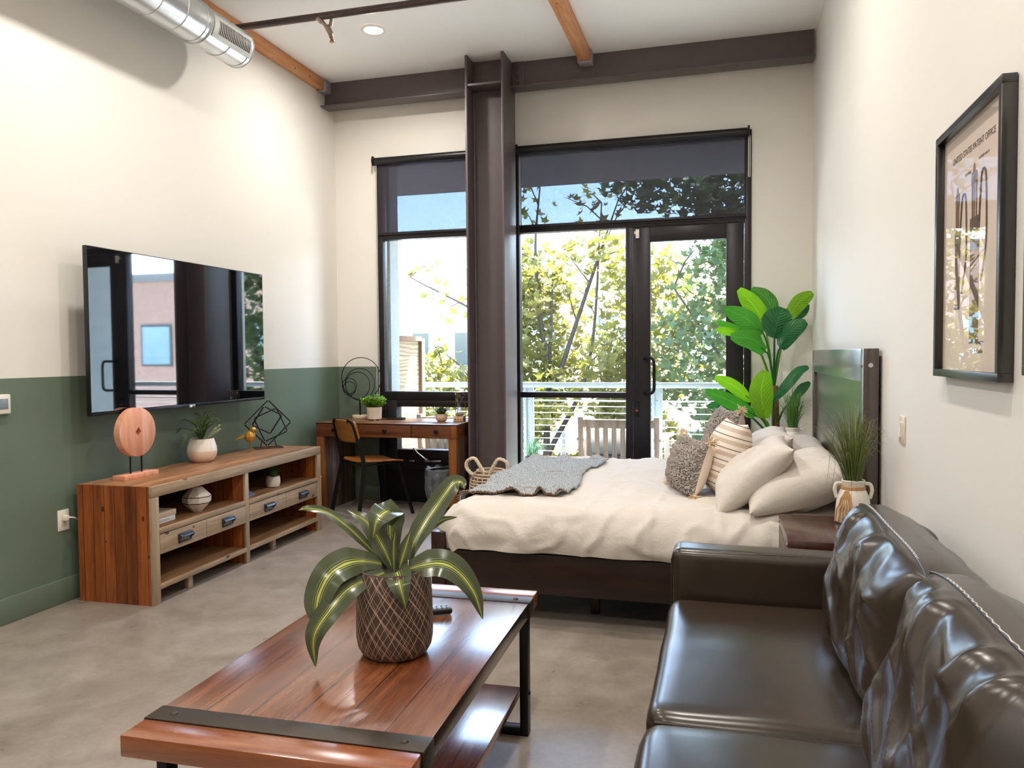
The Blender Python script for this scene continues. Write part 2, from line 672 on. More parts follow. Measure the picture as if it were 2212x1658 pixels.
# ---- windows
FY0, FY1 = 6.655, 6.745
GY = 6.705
def pane(parent, x0, x1, z0, z1, y=GY):
    b = MB(); b.box(x0 - .008, y - .004, z0 - .008, x1 + .008, y + .004, z1 + .008)
    return b.build('pane', M['glass'], parent, smooth_deg=0)
def bars(name, rects, parent=None, y0=FY0, y1=FY1, bev=.003, mat='frame'):
    b = MB()
    for x0, x1, z0, z1 in rects:
        b.box(x0, y0, z0, x1, y1, z1, bev)
    return b.build(name, M[mat], parent)

w1 = struct(bars('window_1', [(-3.135, -3.07, 0, ZT), (-2.125, -2.06, 0, ZT), (-3.07, -2.125, 3.11, ZT), (-3.07, -2.125, 2.43, 2.50),
                              (-3.07, -2.125, .945, 1.025), (-3.07, -2.125, 0, .30)]))
pane(w1, -3.07, -2.125, 2.50, 3.11)
pane(w1, -3.07, -2.125, 1.025, 2.43)
s1 = bars('sash', [(-3.07, -2.945, .30, .945), (-2.19, -2.125, .30, .945), (-2.945, -2.19, .885, .945), (-2.945, -2.19, .30, .49)], w1, 6.64, 6.75, .006)
pane(w1, -2.945, -2.19, .49, .885)
b = MB()
b.tube([(-2.60, 6.60, .395), (-2.64, 6.575, .41), (-2.72, 6.57, .47), (-2.745, 6.57, .50)], .006, 8)
b.box(-2.66, 6.60, .385, -2.50, 6.64, .40, .003)
b.ball((-2.75, 6.57, .503), .012, 10, 8)
b.build('crank_handle', M['chrome'], w1)
b = MB()
for x in (-3.055, -3.05):
    b.tube([(x, 6.64, .86), (x, 6.625, .85), (x, 6.625, .50), (x, 6.64, .49)], .004, 6)
b.build('sash_rail', M['black'], w1)
b = MB()
for x in (-2.80, -2.42):
    b.box(x - .025, 6.632, .378, x + .025, 6.642, .392, .002)
b.build('sash_latch', M['chrome'], w1)

w2 = struct(bars('window_2', [(-1.80, -1.76, 0, ZT), (-.825, -.768, .02, 2.43), (.145, .20, 0, ZT), (-1.76, .145, 3.11, ZT),
                              (-1.76, .145, 2.43, 2.50), (-1.76, -.825, .978, 1.027), (-1.76, -.825, 0, .16)]))
b = MB(); b.box(-1.76, 6.645, 2.455, .16, 6.66, 2.475, .002); b.build('bead', M['frame'], w2)
pane(w2, -1.76, .145, 2.50, 3.11)
pane(w2, -1.76, -.825, 1.027, 2.43)
pane(w2, -1.76, -.825, .16, .978)

d1 = struct(bars('door_1', [(-.764, -.616, .02, 2.425), (.001, .141, .02, 2.425), (-.616, .001, 2.303, 2.425), (-.616, .001, .02, .28)], None, 6.66, 6.71, .004))
pane(d1, -.616, .001, .28, 2.303, 6.685)
b = MB()
b.tube(smooth([Vector(p) for p in ((-.668, 6.66, 1.318), (-.64, 6.60, 1.322), (-.595, 6.575, 1.318), (-.578, 6.57, 1.27), (-.578, 6.57, 1.17), (-.578, 6.57, 1.07), (-.595, 6.575, 1.03), (-.64, 6.60, 1.022), (-.668, 6.66, 1.025))], 40), .0135, 12)
b.build('pull_handle', M['black'], d1)
b = MB(); b.cyl((-.731, 6.66, .93), (-.731, 6.645, .93), .022, n=20); b.box(-.746, 6.652, .82, -.716, 6.661, .905, .003); b.build('deadbolt', M['black'], d1)
b = MB(); b.box(-.741, 6.647, .865, -.721, 6.653, .880, .001); b.build('lock_indicator', plain('red_indicator', '#b0453a', .4), d1)
b = MB(); b.box(-.738, 6.64, 2.335, -.708, 6.66, 2.41, .004); b.box(-.75, 6.646, 2.37, -.738, 6.66, 2.395, .002); b.build('contact_sensor', M['white2'], d1)

# ---- roller blinds
def blindmat():
    t = NT('dark_solar_mesh')
    v = t.obj((260, 1, 260))
    n1 = t.noise(v, 1, 2)
    d = t.pbsdf(t.mix(n1, lin('#39343a'), lin('#4b454c')), .8, 0, .2)
    tr = t.n('BsdfTransparent')
    tr.inputs[0].default_value = (.80, .87, 1, 1)
    st = t.noise(t.obj((420, 1, 30)), 1, 2)
    mx = t.n('MixShader')
    t.set(mx, 0, t.math('ADD', t.math('MULTIPLY', st, .18), .215))
    t.set(mx, 1, d)
    t.set(mx, 2, tr)
    return t.done(mx)
M['blind'] = blindmat()
def blind(x0, x1, label, chain):
    T = thing('roller_blind', label, 'blind', (x0, 6.625, 3.145), group='dark roller blinds over the transoms')
    L = x1 - x0
    b = MB(); b.cyl((0, 0, 0), (L, 0, 0), .036, n=28); b.build('roller', M['blackpl'], T)
    for x in (-.018, L + .002):
        b = MB(); b.prism([(.0, .045), (.0, -.03), (-.03, -.045), (-.048, -.0), (-.035, .045)], 'X', x, x + .016, .003); b.build('bracket', M['blackpl'], T)
    b = MB(); b.box(.015, .012, -.655, L - .012, .0135, 0); b.build('shade', M['blind'], T, smooth_deg=0)
    b = MB(); b.box(.012, .006, -.675, L - .01, .02, -.652, .003); b.build('hem_bar', M['frame'], T)
    b = MB()
    for dx in chain[1]:
        x = chain[0] + dx
        b.tube([(x, .0, -.03), (x, .004, -chain[2])], .0028, 6)
    b.build('bead_chain', M['white2'], T)
blind(-3.125, -2.09, 'dark roller blind over the narrow window left of the column', (-.012, (0, .024), 2.2))
blind(-1.755, .165, 'wide dark roller blind above the glass balcony door', (1.93, (0, .012), .36))

# ================================================================== structural steel, timber, services
T = thing('steel_column', 'dark steel wide flange column standing between the two windows', 'column', (-1.933, 6.385, 0))
b = MB(); b.box(-.167, -.185, 0, -.147, .185, ZC - .001, .002); b.build('flange', M['steel'], T)
b = MB(); b.box(.147, -.185, 0, .167, .185, ZC - .001, .002); b.build('flange', M['steel'], T)
b = MB(); b.box(-.149, -.008, 0, .149, .008, ZC - .001)
for sx in (-1, 1):
    b.cyl((sx * .144, -.012, 0), (sx * .144, -.012, 3.58), .012, n=8)
b.build('web', M['steel'], T)
b = MB(); b.box(-.149, -.178, 3.595, .149, -.006, 3.615, .002); b.build('stiffener', M['steel'], T)

T = thing('steel_beam', 'dark steel beam spanning the window wall right under the ceiling', 'beam', (0, 6.483, 3.62))
for x0, x1 in ((XL + .004, -2.102), (-1.764, XR - .012)):
    b = MB()
    b.box(x0, -.076, 0, x1, .077, .012, .002)
    b.box(x0 + .01, -.006, .012, x1 - .004, .006, ZC - 3.62 - .001)
    b.build('girder', M['steel'], T)
b = MB(); b.box(-1.763, -.018, .02, -1.655, -.006, .228, .002); b.box(-2.19, -.018, .02, -2.103, -.006, .228, .002); b.build('splice_plate', M['steel'], T)
for x in (-1.715, -2.13):
    for z in (.06, .125, .19):
        b = MB(); b.cyl((x, -.018, z), (x, -.034, z), .017, n=6); b.ball((x, -.032, z), (.012, .012, .012), 10, 6); b.build('bolt', M['steel'], T)

M['joist'] = wood('douglas_fir', ('#b06a3a', '#d29160', '#e6b284'), 'Y', rough=.6, knots=.08, grain=.8)
for x0, x1, lab, sd in ((-1.168, -1.072, 'exposed fir joist meeting the beam right of the column', 1), (XL + .003, -3.488, 'exposed fir joist running tight along the left wall', 0)):
    T = thing('ceiling_joist', lab, 'joist', ((x0 + x1) / 2, 6.38, 3.755), group='exposed ceiling joists')
    hw = (x1 - x0) / 2
    b = MB(); b.box(-hw, -9.3, 0, hw, 0, ZC - 3.755 - .001, .006); b.build('timber', M['joist'], T)
    b = MB()
    b.box(-hw, -.03, -.012, hw + .008, .094, -.002, .002)
    b.box(hw + .001, -.03, -.01, hw + .009, .094, .088, .002)
    if sd:
        b.box(-hw - .009, -.03, -.01, -hw - .001, .094, .088, .002)
    b.build('hanger', plain('grey_painted_steel', '#a09aa0', .5), T)

# ---- spiral duct with register
CX_, CZ_ = -3.265, 3.49
T = thing('air_duct', 'shiny galvanised round duct hung along the left wall below the joist', 'duct', (CX_, 4.76, CZ_))
def ring(b, y, r, n=48):
    b.tube([(r * cos(2 * pi * k / n), y, r * sin(2 * pi * k / n)) for k in range(n)], .0035, 6, True)
b = MB()
b.cyl((0, -.5, 0), (0, 0, 0), .126, n=48)
b.cyl((0, -7.9, 0), (0, -.46, 0), .133, n=48)
b.build('pipe', M['galv'], T)
for y in [-.002, -.04, -.235, -.5, -.465, -.455] + [-.68 - .21 * k for k in range(14)]:
    b = MB(); ring(b, y, .127 if y > -.45 else .134); b.build('seam', M['galv'], T)
def arc(r, a0, a1, n):
    return [(r * cos(radians(a0 + (a1 - a0) * k / n)), r * sin(radians(a0 + (a1 - a0) * k / n))) for k in range(n + 1)]
def shell(b, r0, r1, a0, a1, y0, y1, n=10):
    b.prism(arc(r1, a0, a1, n) + list(reversed(arc(r0, a0, a1, n))), 'Y', y0, y1)
b = MB()
shell(b, .127, .133, -40, -27, -.43, -.02); shell(b, .127, .133, 11, 24, -.43, -.02)
shell(b, .127, .133, -27, 11, -.43, -.385); shell(b, .127, .133, -27, 11, -.04, -.02)
reg = b.build('register_frame', plain('pale_grey_register', '#d7dbd9', .45), T)
b = MB(); shell(b, .1265, .128, -27, 11, -.385, -.04); b.build('vent_opening', M['blackpl'], reg)
b = MB()
for k in range(20):
    y = -.377 + k * .0172
    shell(b, .128, .1325, -27, 11, y, y + .0042, 6)
b.build('louvre', plain('pale_louvre', '#c9c6c4', .4), reg)

# ---- sprinkler pipe
T = thing('sprinkler_pipe', 'dark iron sprinkler pipe crossing under the ceiling joists', 'pipe', (0, 4.88, 3.695))
b = MB(); b.cyl((XL + .02, 0, 0), (XR - .002, 0, 0), .024, n=20); b.build('main_pipe', M['ironpipe'], T)
b = MB()
fx = -2.70
b.cyl((fx, -.0, -.015), (fx + .045, .03, -.075), .013, n=12)
b.cyl((fx - .012, -.01, -.012), (fx + .012, .01, -.038), .018, n=12)
b.cyl((fx + .075, .03, -.01), (fx + .062, .035, -.06), .012, n=12)
b.cyl((fx + .04, .025, -.06), (fx + .065, .035, -.11), .020, n=12)
b.cyl((fx + .058, .035, -.10), (fx + .066, .038, -.135), .015, n=10)
b.build('fitting', plain('worn_galvanised_fitting', '#a8968a', .4, .7, var=.25, nscale=50), T)
b = MB(); b.cyl((fx + .066, .038, -.13), (fx + .072, .04, -.165), .011, n=8); b.cyl((fx + .07, .04, -.16), (fx + .071, .04, -.164), .018, n=12)
b.build('sprinkler_head', plain('sprinkler_head_bronze', '#9a6a52', .35, .8), T)

# ---- recessed lights (the one in view plus unseen ones added to light the room)
M['lamp'] = emit('lit_lens', (1, .93, .84, 1), 9)
cans = [(-2.60, 5.52), (-2.60, 3.3), (-.42, 3.9), (-2.60, 1.2), (-.42, 1.6), (-2.60, -1.0), (-.42, -1.0)]
proto = None
for i, (x, y) in enumerate(cans):
    lab = 'lit recessed ceiling downlight between the pipe and the steel beam' if i == 0 else 'added recessed ceiling downlight out of view behind the sprinkler pipe'
    if proto is None:
        proto = T = thing('recessed_light', lab, 'ceiling light', (x, y, ZC - .001), group='recessed ceiling downlights')
        b = MB(); b.lathe([(.070, -.0), (.072, -.010), (.094, -.006), (.097, -.001)], n=40, capb=False); b.build('trim_ring', M['white2'], T)
        b = MB(); b.lathe([(.001, -.0055), (.071, -.0055), (.071, -.004), (.001, -.004)], n=40, capb=False); b.build('lens', M['lamp'], T)
    else:
        dup(proto, (x, y, ZC - .001), label=lab)
    L = bpy.data.lights.new('downlight', 'AREA')
    L.shape = 'DISK'
    L.size = .14
    L.energy = CAN
    L.color = (1, .935, .86)
    L.spread = radians(164)
    lo = bpy.data.objects.new('downlight', L)
    COL.objects.link(lo)
    lo.location = (x, y, ZC - .012)

# ---- daylight portals at the glazing
for x0, x1, z0, z1 in ((-3.07, -2.125, .49, 3.1), (-1.76, .145, .2, 3.1)):
    L = bpy.data.lights.new('window_portal', 'AREA')
    L.shape = 'RECTANGLE'
    L.size = x1 - x0
    L.size_y = z1 - z0
    L.cycles.is_portal = True
    lo = bpy.data.objects.new('window_portal', L)
    COL.objects.link(lo)
    lo.location = ((x0 + x1) / 2, 6.76, (z0 + z1) / 2)
    lo.rotation_euler = (radians(-90), 0, 0)

# ================================================================== outside
M['stucco'] = stucco('grey_stucco', '#aab5b9')
b = MB(); b.box(-6, YB + .2, -.25, 4, 8.45, -.04); struct(b.build('balcony_floor', M['concrete'], smooth_deg=0))
b = MB(); b.box(-6, YB + .2, 3.19, 4, 8.32, 3.42); struct(b.build('balcony_soffit', plain('soffit_grey', '#77706e', .8), smooth_deg=0))
b = MB(); b.box(-3.5, YB + .2, -.04, -3.10, 7.07, 3.19); struct(b.build('wall_outside', M['stucco'], smooth_deg=0))

b = MB(); b.box(.78, YB + .2, -.04, 1.2, 8.25, 3.19); struct(b.build('wall_outside_right', M['stucco'], smooth_deg=0))

T = thing('privacy_screen', 'weathered plywood privacy screen beside the stucco pier', 'screen', (-3.2, 7.08, -.04))
def ply():
    t = NT('weathered_plywood')
    mp = t.obj((1, 1.6, 9))
    wv = t.n('TexWave', wave_type='BANDS', bands_direction='Z')
    t.set(wv, 'Vector', mp)
    wv.inputs['Scale'].default_value = .9
    wv.inputs['Distortion'].default_value = 9
    wv.inputs['Detail'].default_value = 3
    tc = t.n('TexCoord')
    sx = t.n('SeparateXYZ')
    t.set(sx, 0, tc.outputs['Object'])
    fr = t.math('FRACT', t.math('DIVIDE', sx.outputs[2], .155))
    ln = t.math('LESS_THAN', fr, .04)
    col = t.ramp(wv.outputs[0], [(.2, lin('#8c7c66')), (.8, lin('#a89780'))])
    return t.done(t.pbsdf(t.mix(ln, col, lin('#6d5f50')), .8, 0, .2, t.bump(wv.outputs[0], .2, .004)))
b = MB(); b.box(-.012, 0, .1, .012, .70, 1.55); b.build('boards', ply(), T, smooth_deg=0)
M['cedar'] = wood('weathered_cedar', ('#5d4a3b', '#7b6552', '#8f7b68'), 'Z', rough=.8)
b = MB(); b.box(-.04, .70, 0, .05, .79, 1.58, .004); b.build('post', M['cedar'], T)
b = MB(); b.box(-.045, -.0, 1.55, .05, .70, 1.60, .004); b.build('cap_rail', M['cedar'], T)

M['rail'] = plain('galvanised_rail', '#9aa6aa', .5, .4, .5, var=.06)
T = thing('balcony_railing', 'grey steel cable railing along the balcony edge', 'railing', (0, 8.30, -.04))
b = MB(); b.box(-6, -.03, 1.035, 4, .03, 1.092, .006); b.build('top_rail', M['rail'], T)
b = MB(); b.box(-6, -.012, .885, 4, .012, .90, .002); b.build('lower_rail', M['rail'], T)
for x in (-4.2, -2.10, -.70, 1.2):
    b = MB(); b.box(x - .055, -.028, 0, x - .02, .028, 1.035, .003); b.box(x + .02, -.028, 0, x + .055, .028, 1.035, .003); b.box(x - .02, -.006, 0, x + .02, .006, 1.035); b.build('post', M['rail'], T)
M['cable'] = plain('steel_cable', '#e6ebec', .35, .6)
for k in range(12):
    b = MB(); b.cyl((-6, 0, .832 - k * .0705), (4, 0, .832 - k * .0705), .0042, n=6); b.build('cable', M['cable'], T)

# ---- balcony chairs
M['teak'] = wood('silvered_teak', ('#7d6a5c', '#a28d7e', '#bcaca0'), 'Z', rough=.75)
M['pad'] = fabric('pale_blue_pad', '#b9cfdf', 200)
def patio_chair(loc, rz, label):
    T = thing('patio_armchair', label, 'armchair', loc, rz, group='slatted wooden armchairs on the balcony')
    W = .36
    for sx in (-1, 1):
        b = MB(); b.bar((sx * W, .06, 0), (sx * W, 0, .80), .05, .04, (0, 1, 0)); b.build('rear_leg', M['teak'], T)
        b = MB(); b.box(sx * W - .025 + sx * .05, .56, 0, sx * W + .025 + sx * .05, .61, .57, .004); b.build('front_leg', M['teak'], T)
        b = MB(); b.prism([(sx * (W - .03), -.0), (sx * (W + .04), -.0), (sx * (W + .12), .64), (sx * (W + .02), .64)], 'Z', .57, .60, .004); b.build('armrest', M['teak'], T)
    b = MB()
    b.box(-W + .02, -.012, .70, W - .02, .016, .775, .004)
    b.box(-W + .02, .03, .315, W - .02, .06, .385, .004)
    b.build('back_rail', M['teak'], T)
    b = MB()
    for k in range(8):
        x = -W + .075 + k * .0815
        b.bar((x, .04, .385), (x, .005, .71), .046, .014, (0, 1, 0))
    b.build('back_slats', M['teak'], T)
    b = MB(); b.box(-W, .06, .33, W, .60, .36, .004); b.build('seat_deck', M['teak'], T)
    b = MB(); b.rbox(-W + .03, .09, .36, W - .03, .58, .43, .03, 4); b.build('seat_pad', M['pad'], T)
    b = MB(); b.rbox(-W + .06, .065, .43, W - .06, .14, .68, .03, 4); b.build('back_pad', M['pad'], T)
patio_chair((-.98, 7.32, -.04), 0, 'slatted wooden armchair with pale pad seen through the large window')
patio_chair((-2.66, 7.32, -.04), radians(-7), 'slatted wooden armchair seen below the desk through the low window')

# ---- balcony plants
def grassy(name, label, loc, n, h, spread, r0, mats, cat, pot, seed, droop=.5, wid=.006, group=None, ysq=1.0, xsq=1.0):
    """tuft of narrow arching blades rising from (0,0,z0)"""
    T = thing(name, label, cat, loc, group=group)
    pot(T)
    rr = random.Random(seed)
    b = MB()
    z0 = T['z0']
    for k in range(n):
        a = rr.uniform(0, 2 * pi)
        q = rr.random() ** .7
        hh = h * rr.uniform(.55, 1.0) * (1 - .25 * q)
        out = spread * q * rr.uniform(.5, 1.1)
        base = Vector((r0 * rr.uniform(0, 1) * cos(a), r0 * rr.uniform(0, 1) * sin(a), z0 - .03))
        d = Vector((cos(a) * (xsq if cos(a) > 0 else 1), sin(a) * ysq, 0))
        dr = droop * q * hh * rr.uniform(.3, 1.2)
        pts = [base, base + d * out * .22 + Vector((0, 0, hh * .45)), base + d * out * .6 + Vector((0, 0, hh * .85)), base + d * out * 1.05 + Vector((0, 0, hh - dr * .55))]
        b.leaf(pts, wid * rr.uniform(.7, 1.3), None, .3, 6, 0, .05, lambda f: max(.1, 1 - f ** 2.2))
    g = b.build('grass_blades', mats, T, 0)
    g['kind'] = 'stuff'
    return T
M['grass1'] = leafmat('blue_green_grass', '#3c6650', '#6f9a80', .45, .3)
M['grass2'] = leafmat('dark_grass', '#2c4a22', '#5d7a35', .4, .25)
M['bright'] = leafmat('bright_green_leaf', '#4f9a1c', '#86cf3c', .35, .4, vein=.3)
def pot_lathe(prof, z0, mat, soil_r=None):
    def f(T):
        b = MB(); b.lathe(prof, n=36); b.build('pot', mat, T)
        if soil_r:
            b = MB(); b.lathe([(soil_r, z0 - .012), (.001, z0 - .006)], n=24, capb=True); b.build('soil', M['soil'], T)
        T['z0'] = z0
    return f
def cyl_pot(r, h, mat, r0=None, wall=.008):
    r0 = r if r0 is None else r0
    return pot_lathe([(r0 * .92, 0), (r0, .01), (r, h), (r - wall, h), (r - wall - .002, h - .03)], h - .02, mat, r - wall)
grassy('potted_grass', 'spiky blue-green grass in a dark pot near the balcony railing', (-1.99, 8.06, -.04), 150, .30, .16, .06, M['grass1'], 'plant',
       cyl_pot(.10, .30, plain('dark_teal_pot', '#2c3d40', .6), .085), 3, wid=.008)
T = thing('broadleaf_plant', 'low plant with broad bright green leaves on the balcony floor', 'plant', (-1.80, 7.55, -.04))
cyl_pot(.10, .16, M['ceramic'], .08)(T)
for k in range(9):
    a = k * 2.4
    r = .05 + .012 * k
    b = MB(); b.leaf([(0, 0, .14), (r * cos(a) * .7, r * sin(a) * .7, .27), (r * cos(a) * 1.6, r * sin(a) * 1.6, .31 - .012 * (k % 3))], .065, None, .3, 10)
    b.build('leaf', M['bright'], T)
T = thing('round_planter', 'small brown round planter beside the balcony armchair', 'planter', (-1.46, 7.42, -.04))
b = MB(); b.lathe([(.05, 0), (.075, .02), (.09, .36), (.085, .375), (.075, .37), (.07, .30)], n=30); b.build('bowl', plain('brown_glaze', '#6b4a3c', .35), T)
b = MB(); b.lathe([(.085, .365), (.092, .38), (.084, .388), (.074, .38)], n=30, capb=False); b.build('rim', M['ceramic'], T)

# ---- street, buildings
b = MB(); b.box(-60, 8.5, -4.4, 60, 70, -4.2); struct(b.build('ground', plain('pale_street', '#c9c6bf', .9), smooth_deg=0))
T = thing('concrete_building', 'pale concrete building across the street with flat cornice', 'building', (-15, 26, -4.2))
b = MB(); b.box(-12, 0, 0, 7.3, 9, 8.55)
b.build('wall', plain('pale_concrete', '#a9b4b8', .9, var=.10, nscale=.8, bump=.1, bscale=6), T, smooth_deg=0)
b = MB(); b.box(-12, -.12, 8.3, 7.3, .0, 8.6); b.box(-12, -.08, 7.75, 7.3, 0, 7.98); b.build('cornice', plain('cornice_concrete', '#b3bdbf', .9), T, smooth_deg=0)
b = MB()
for x in (-1.6, 1.9, 5.3):
    b.box(x, -.006, 0, x + .03, 0, 7.75)
b.build('panel_joint', plain('joint_grey', '#8b979b', .9), T, smooth_deg=0)
M['skyglass'] = plain('window_dark_glass', '#2c3d46', .08, .2, .8, var=.1, nscale=1)
for x, z in ((4.15, 5.2), (5.75, 5.2), (4.15, 2.2), (1.0, 5.2)):
    b = MB(); b.box(x - .06, -.05, z - .06, x + .66, -.0, z + 1.2); fr_ = b.build('window', plain('window_trim', '#8d989c', .7), T, smooth_deg=0)
    b = MB(); b.box(x, -.06, z, x + .6, -.045, z + 1.14); b.build('pane', M['skyglass'], fr_, smooth_deg=0)
T2 = thing('hanging_banner', 'white gridded banner with blue letters on the far concrete wall', 'sign', (-10.05, 25.85, -.75))
b = MB(); b.box(-.9, .02, -.45, .9, .06, .55); b.build('panel', plain('banner_white', '#e7eff2', .7), T2, smooth_deg=0)
b = MB()
for k in range(7):
    b.box(-.9 + k * .3 - .012, .005, -.45, -.9 + k * .3 + .012, .02, .55)
b.box(-.9, .004, .28, .9, .02, .30)
b.build('grid_lines', plain('banner_line', '#5a6f7a', .7), T2, smooth_deg=0)
tx = text('ASK', .34, plain('banner_blue', '#2f74c4', .6), 'lettering', T2, .004)
tx.rotation_euler = (radians(90), 0, 0); tx.location = (-.10, -.002, -.02); tx.scale = (1.35, 1, 1)

def brickmat():
    t = NT('pink_brick')
    bt = t.n('TexBrick')
    mp = t.obj((1, 1, 1), (radians(90), 0, 0))
    t.set(bt, 0, mp)
    bt.inputs['Color1'].default_value = lin('#b39084')
    bt.inputs['Color2'].default_value = lin('#c2a295')
    bt.inputs['Mortar'].default_value = lin('#c9bab0')
    bt.inputs['Scale'].default_value = 4
    return t.done(t.pbsdf(bt.outputs[0], .9, 0, .2))
T = thing('brick_building', 'pink brick building behind the street trees', 'building', (2, 25, -4.2))
b = MB(); b.box(-9.6, 0, 0, 34, 9, 8.5); b.build('wall', brickmat(), T, smooth_deg=0)
b = MB(); b.box(-9.7, -.1, 8.45, 34.1, .0, 8.75); b.build('coping', plain('coping_grey', '#8b9296', .8), T, smooth_deg=0)
M['blueglass'] = plain('sky_blue_glass', '#8fb9cf', .1, .1, .8, var=.1, nscale=2)
for x in (-8.4, -5.9, -3.4, -.9, 1.6, 6.6, 11.6, 16.6, 21.6):
    for z in (1.6, 5.3):
        b = MB(); b.box(x - .08, -.06, z - .08, x + 1.3, 0, z + 1.5); fr_ = b.build('window', plain('window_frame_dark', '#4d5a5e', .6), T, smooth_deg=0)
        b = MB(); b.box(x, -.075, z, x + 1.22, -.05, z + 1.42); b.build('pane', M['blueglass'], fr_, smooth_deg=0)

# ---- street trees
M['sycleaf'] = leafmat('sycamore_leaf', '#55652f', '#9a8e50', .5, .45)
M['sycleaf2'] = leafmat('dark_sycamore_leaf', '#3a5033', '#6d8155', .5, .4)
M['bark'] = plain('grey_bark', '#4a433c', .9, var=.3, nscale=6, bump=.5, bscale=20)
def star_leaf(b, c, s, q):
    pts = []
    for k in range(10):
        a = -pi / 2 + 2 * pi * k / 10
        rr = s * ((1.0 if k % 2 == 1 else .45) if k not in (0,) else .3)
        if k in (1, 9):
            rr *= .6
        pts.append(q @ Vector((rr * cos(a), rr * sin(a), (.18 * s if k % 2 == 1 else 0))) + c)
    vs_ = [b.bm.verts.new(p) for p in pts]
    f = b.bm.faces.new(vs_)
    for lp in f.loops:
        lp[b.uv].uv = (.2, .2)
from mathutils import Euler
def tree(loc, label, blobs, nl, ls, mat, seed, trunk_h, branches, sparse=()):
    rr = random.Random(seed)
    T = thing('street_tree', label, 'tree', loc, group='street trees outside the windows')
    b = MB()
    b.tube(smooth([Vector((0, 0, 0)), Vector((.1, 0, trunk_h * .5)), Vector((-.05, .1, trunk_h)), Vector((.1, 0, trunk_h + 3.2))], 18), [.17 - .0085 * i for i in range(19)], 10)
    ends = []
    for (p0, p1, p2, r) in branches:
        P = smooth([Vector(p0), Vector(p1), Vector(p2)], 12)
        b.tube(P, [r * (1 - .065 * i) for i in range(13)], 7)
        for k in (4, 6, 8, 10, 12):
            e = P[k] + Vector((rr.uniform(-.9, .9), rr.uniform(-.7, .7), rr.uniform(-.1, .9)))
            b.tube([P[k], P[k].lerp(e, .5) + Vector((0, 0, .1)), e], [r * .3, r * .2, r * .1], 5)
            ends.append((P[k], e))
    b.build('trunk', M['bark'], T)
    b = MB()
    tot = sum(x[2] for x in blobs)
    for (c, r, wgt) in blobs:
        for k in range(int(nl * wgt / tot)):
            while True:
                d = Vector((rr.uniform(-1, 1), rr.uniform(-1, 1), rr.uniform(-1, 1)))
                if d.length < 1 and noise.noise((Vector(c) + Vector((d.x * r[0], d.y * r[1], d.z * r[2]))) * .9 + Vector((seed, 0, 0))) > -.22:
                    break
            p = Vector(c) + Vector((d.x * r[0], d.y * r[1], d.z * r[2]))
            star_leaf(b, p, ls * rr.uniform(.6, 1.15), Euler((rr.uniform(-1.1, 1.1) + .3, rr.uniform(-.9, .9), rr.uniform(0, 2 * pi))).to_matrix())
    for (a, e) in ends:
        for k in range(14):
            p = a.lerp(e, rr.random()) + Vector((rr.gauss(0, .12), rr.gauss(0, .12), rr.gauss(0, .12)))
            star_leaf(b, p, ls * rr.uniform(.6, 1.1), Euler((rr.uniform(-1.1, 1.1) + .3, rr.uniform(-.9, .9), rr.uniform(0, 2 * pi))).to_matrix())
    g = b.build('foliage', mat, T, 0)
    g['kind'] = 'stuff'
    return T
tree((-3.0, 13.2, -4.2), 'yellow-green sycamore filling the large window', [((-.0, 0, 4.2), (2.1, 1.2, 1.9), 1.2), ((1.0, .2, 6.0), (1.9, 1.1, 1.7), 1.1), ((-.7, .2, 6.6), (.9, .8, .9), .35), ((.3, 0, 2.4), (2.3, 1.2, 1.6), .8), ((.2, -.2, 3.9), (2.6, 1.0, .9), .9), ((-2.35, .1, 4.6), (.8, .8, 1.1), .28)],
     9000, .125, M['sycleaf'], 5, 3.6,
     [((0, 0, 3.4), (-.9, .1, 4.6), (-2.0, .2, 5.3), .06), ((0, 0, 4.2), (-.9, 0, 6.0), (-2.6, .1, 7.0), .05), ((0, 0, 3.8), (.7, .2, 5.4), (.9, .4, 8.2), .05), ((0, 0, 5.2), (-.2, 0, 7.2), (-.1, 0, 8.6), .045),
      ((0, 0, 3.0), (-1.6, -.2, 3.6), (-2.9, 0, 4.2), .06), ((0, 0, 4.6), (.7, .3, 6.8), (1.2, .3, 8.2), .05)])
tree((.9, 12.4, -4.2), 'dense green sycamore seen through the balcony door', [((-.2, 0, 5.6), (1.9, 1.2, 2.2), 1.2), ((.4, .1, 7.6), (1.9, 1.1, 1.3), .75), ((-.2, 0, 3.2), (2.0, 1.3, 1.8), 1.0), ((-1.3, 0, 8.5), (1.7, 1.1, .9), .55), ((.6, 0, 9.0), (1.6, 1.1, 1.0), .4)],
     9500, .12, M['sycleaf2'], 9, 3.6,
     [((0, 0, 3.6), (-.8, .1, 5.2), (-1.7, .2, 6.6), .06), ((0, 0, 4.2), (.8, .1, 6.0), (1.6, .2, 7.6), .06), ((0, 0, 5.2), (-.4, 0, 7.0), (-1.3, 0, 8.4), .045)])
# ================================================================== TV wall
M['screen'] = plain('glossy_screen', '#07080c', .025, 0, 1.0, var=0, IOR=2.0)
T = thing('television', 'large flat black television mounted above the console', 'television', (-3.385, 4.34, 1.035))
b = MB(); b.box(-.028, -.84, 0, 0, .84, .945, .004); b.box(-.075, -.55, .08, -.028, .55, .6, .01); b.build('housing', M['blackpl'], T)
b = MB(); b.box(0, -.834, .022, .0012, .834, .939); b.build('screen', M['screen'], T, smooth_deg=0)
b = MB(); b.box(-.02, -.836, .001, .003, .836, .018, .002); b.build('lower_bezel', plain('dark_metal_bezel', '#2a2a30', .25, .7), T)
b = MB(); b.box(.0, -.03, -.006, .006, .03, .012, .002); b.build('indicator_bar', M['chrome'], T)
b = MB(); b.box(-.173, -.2, .25, -.16, .2, .65, .003); b.box(-.165, -.05, .4, -.07, .05, .5, .003); b.build('wall_mount', M['black'], T)

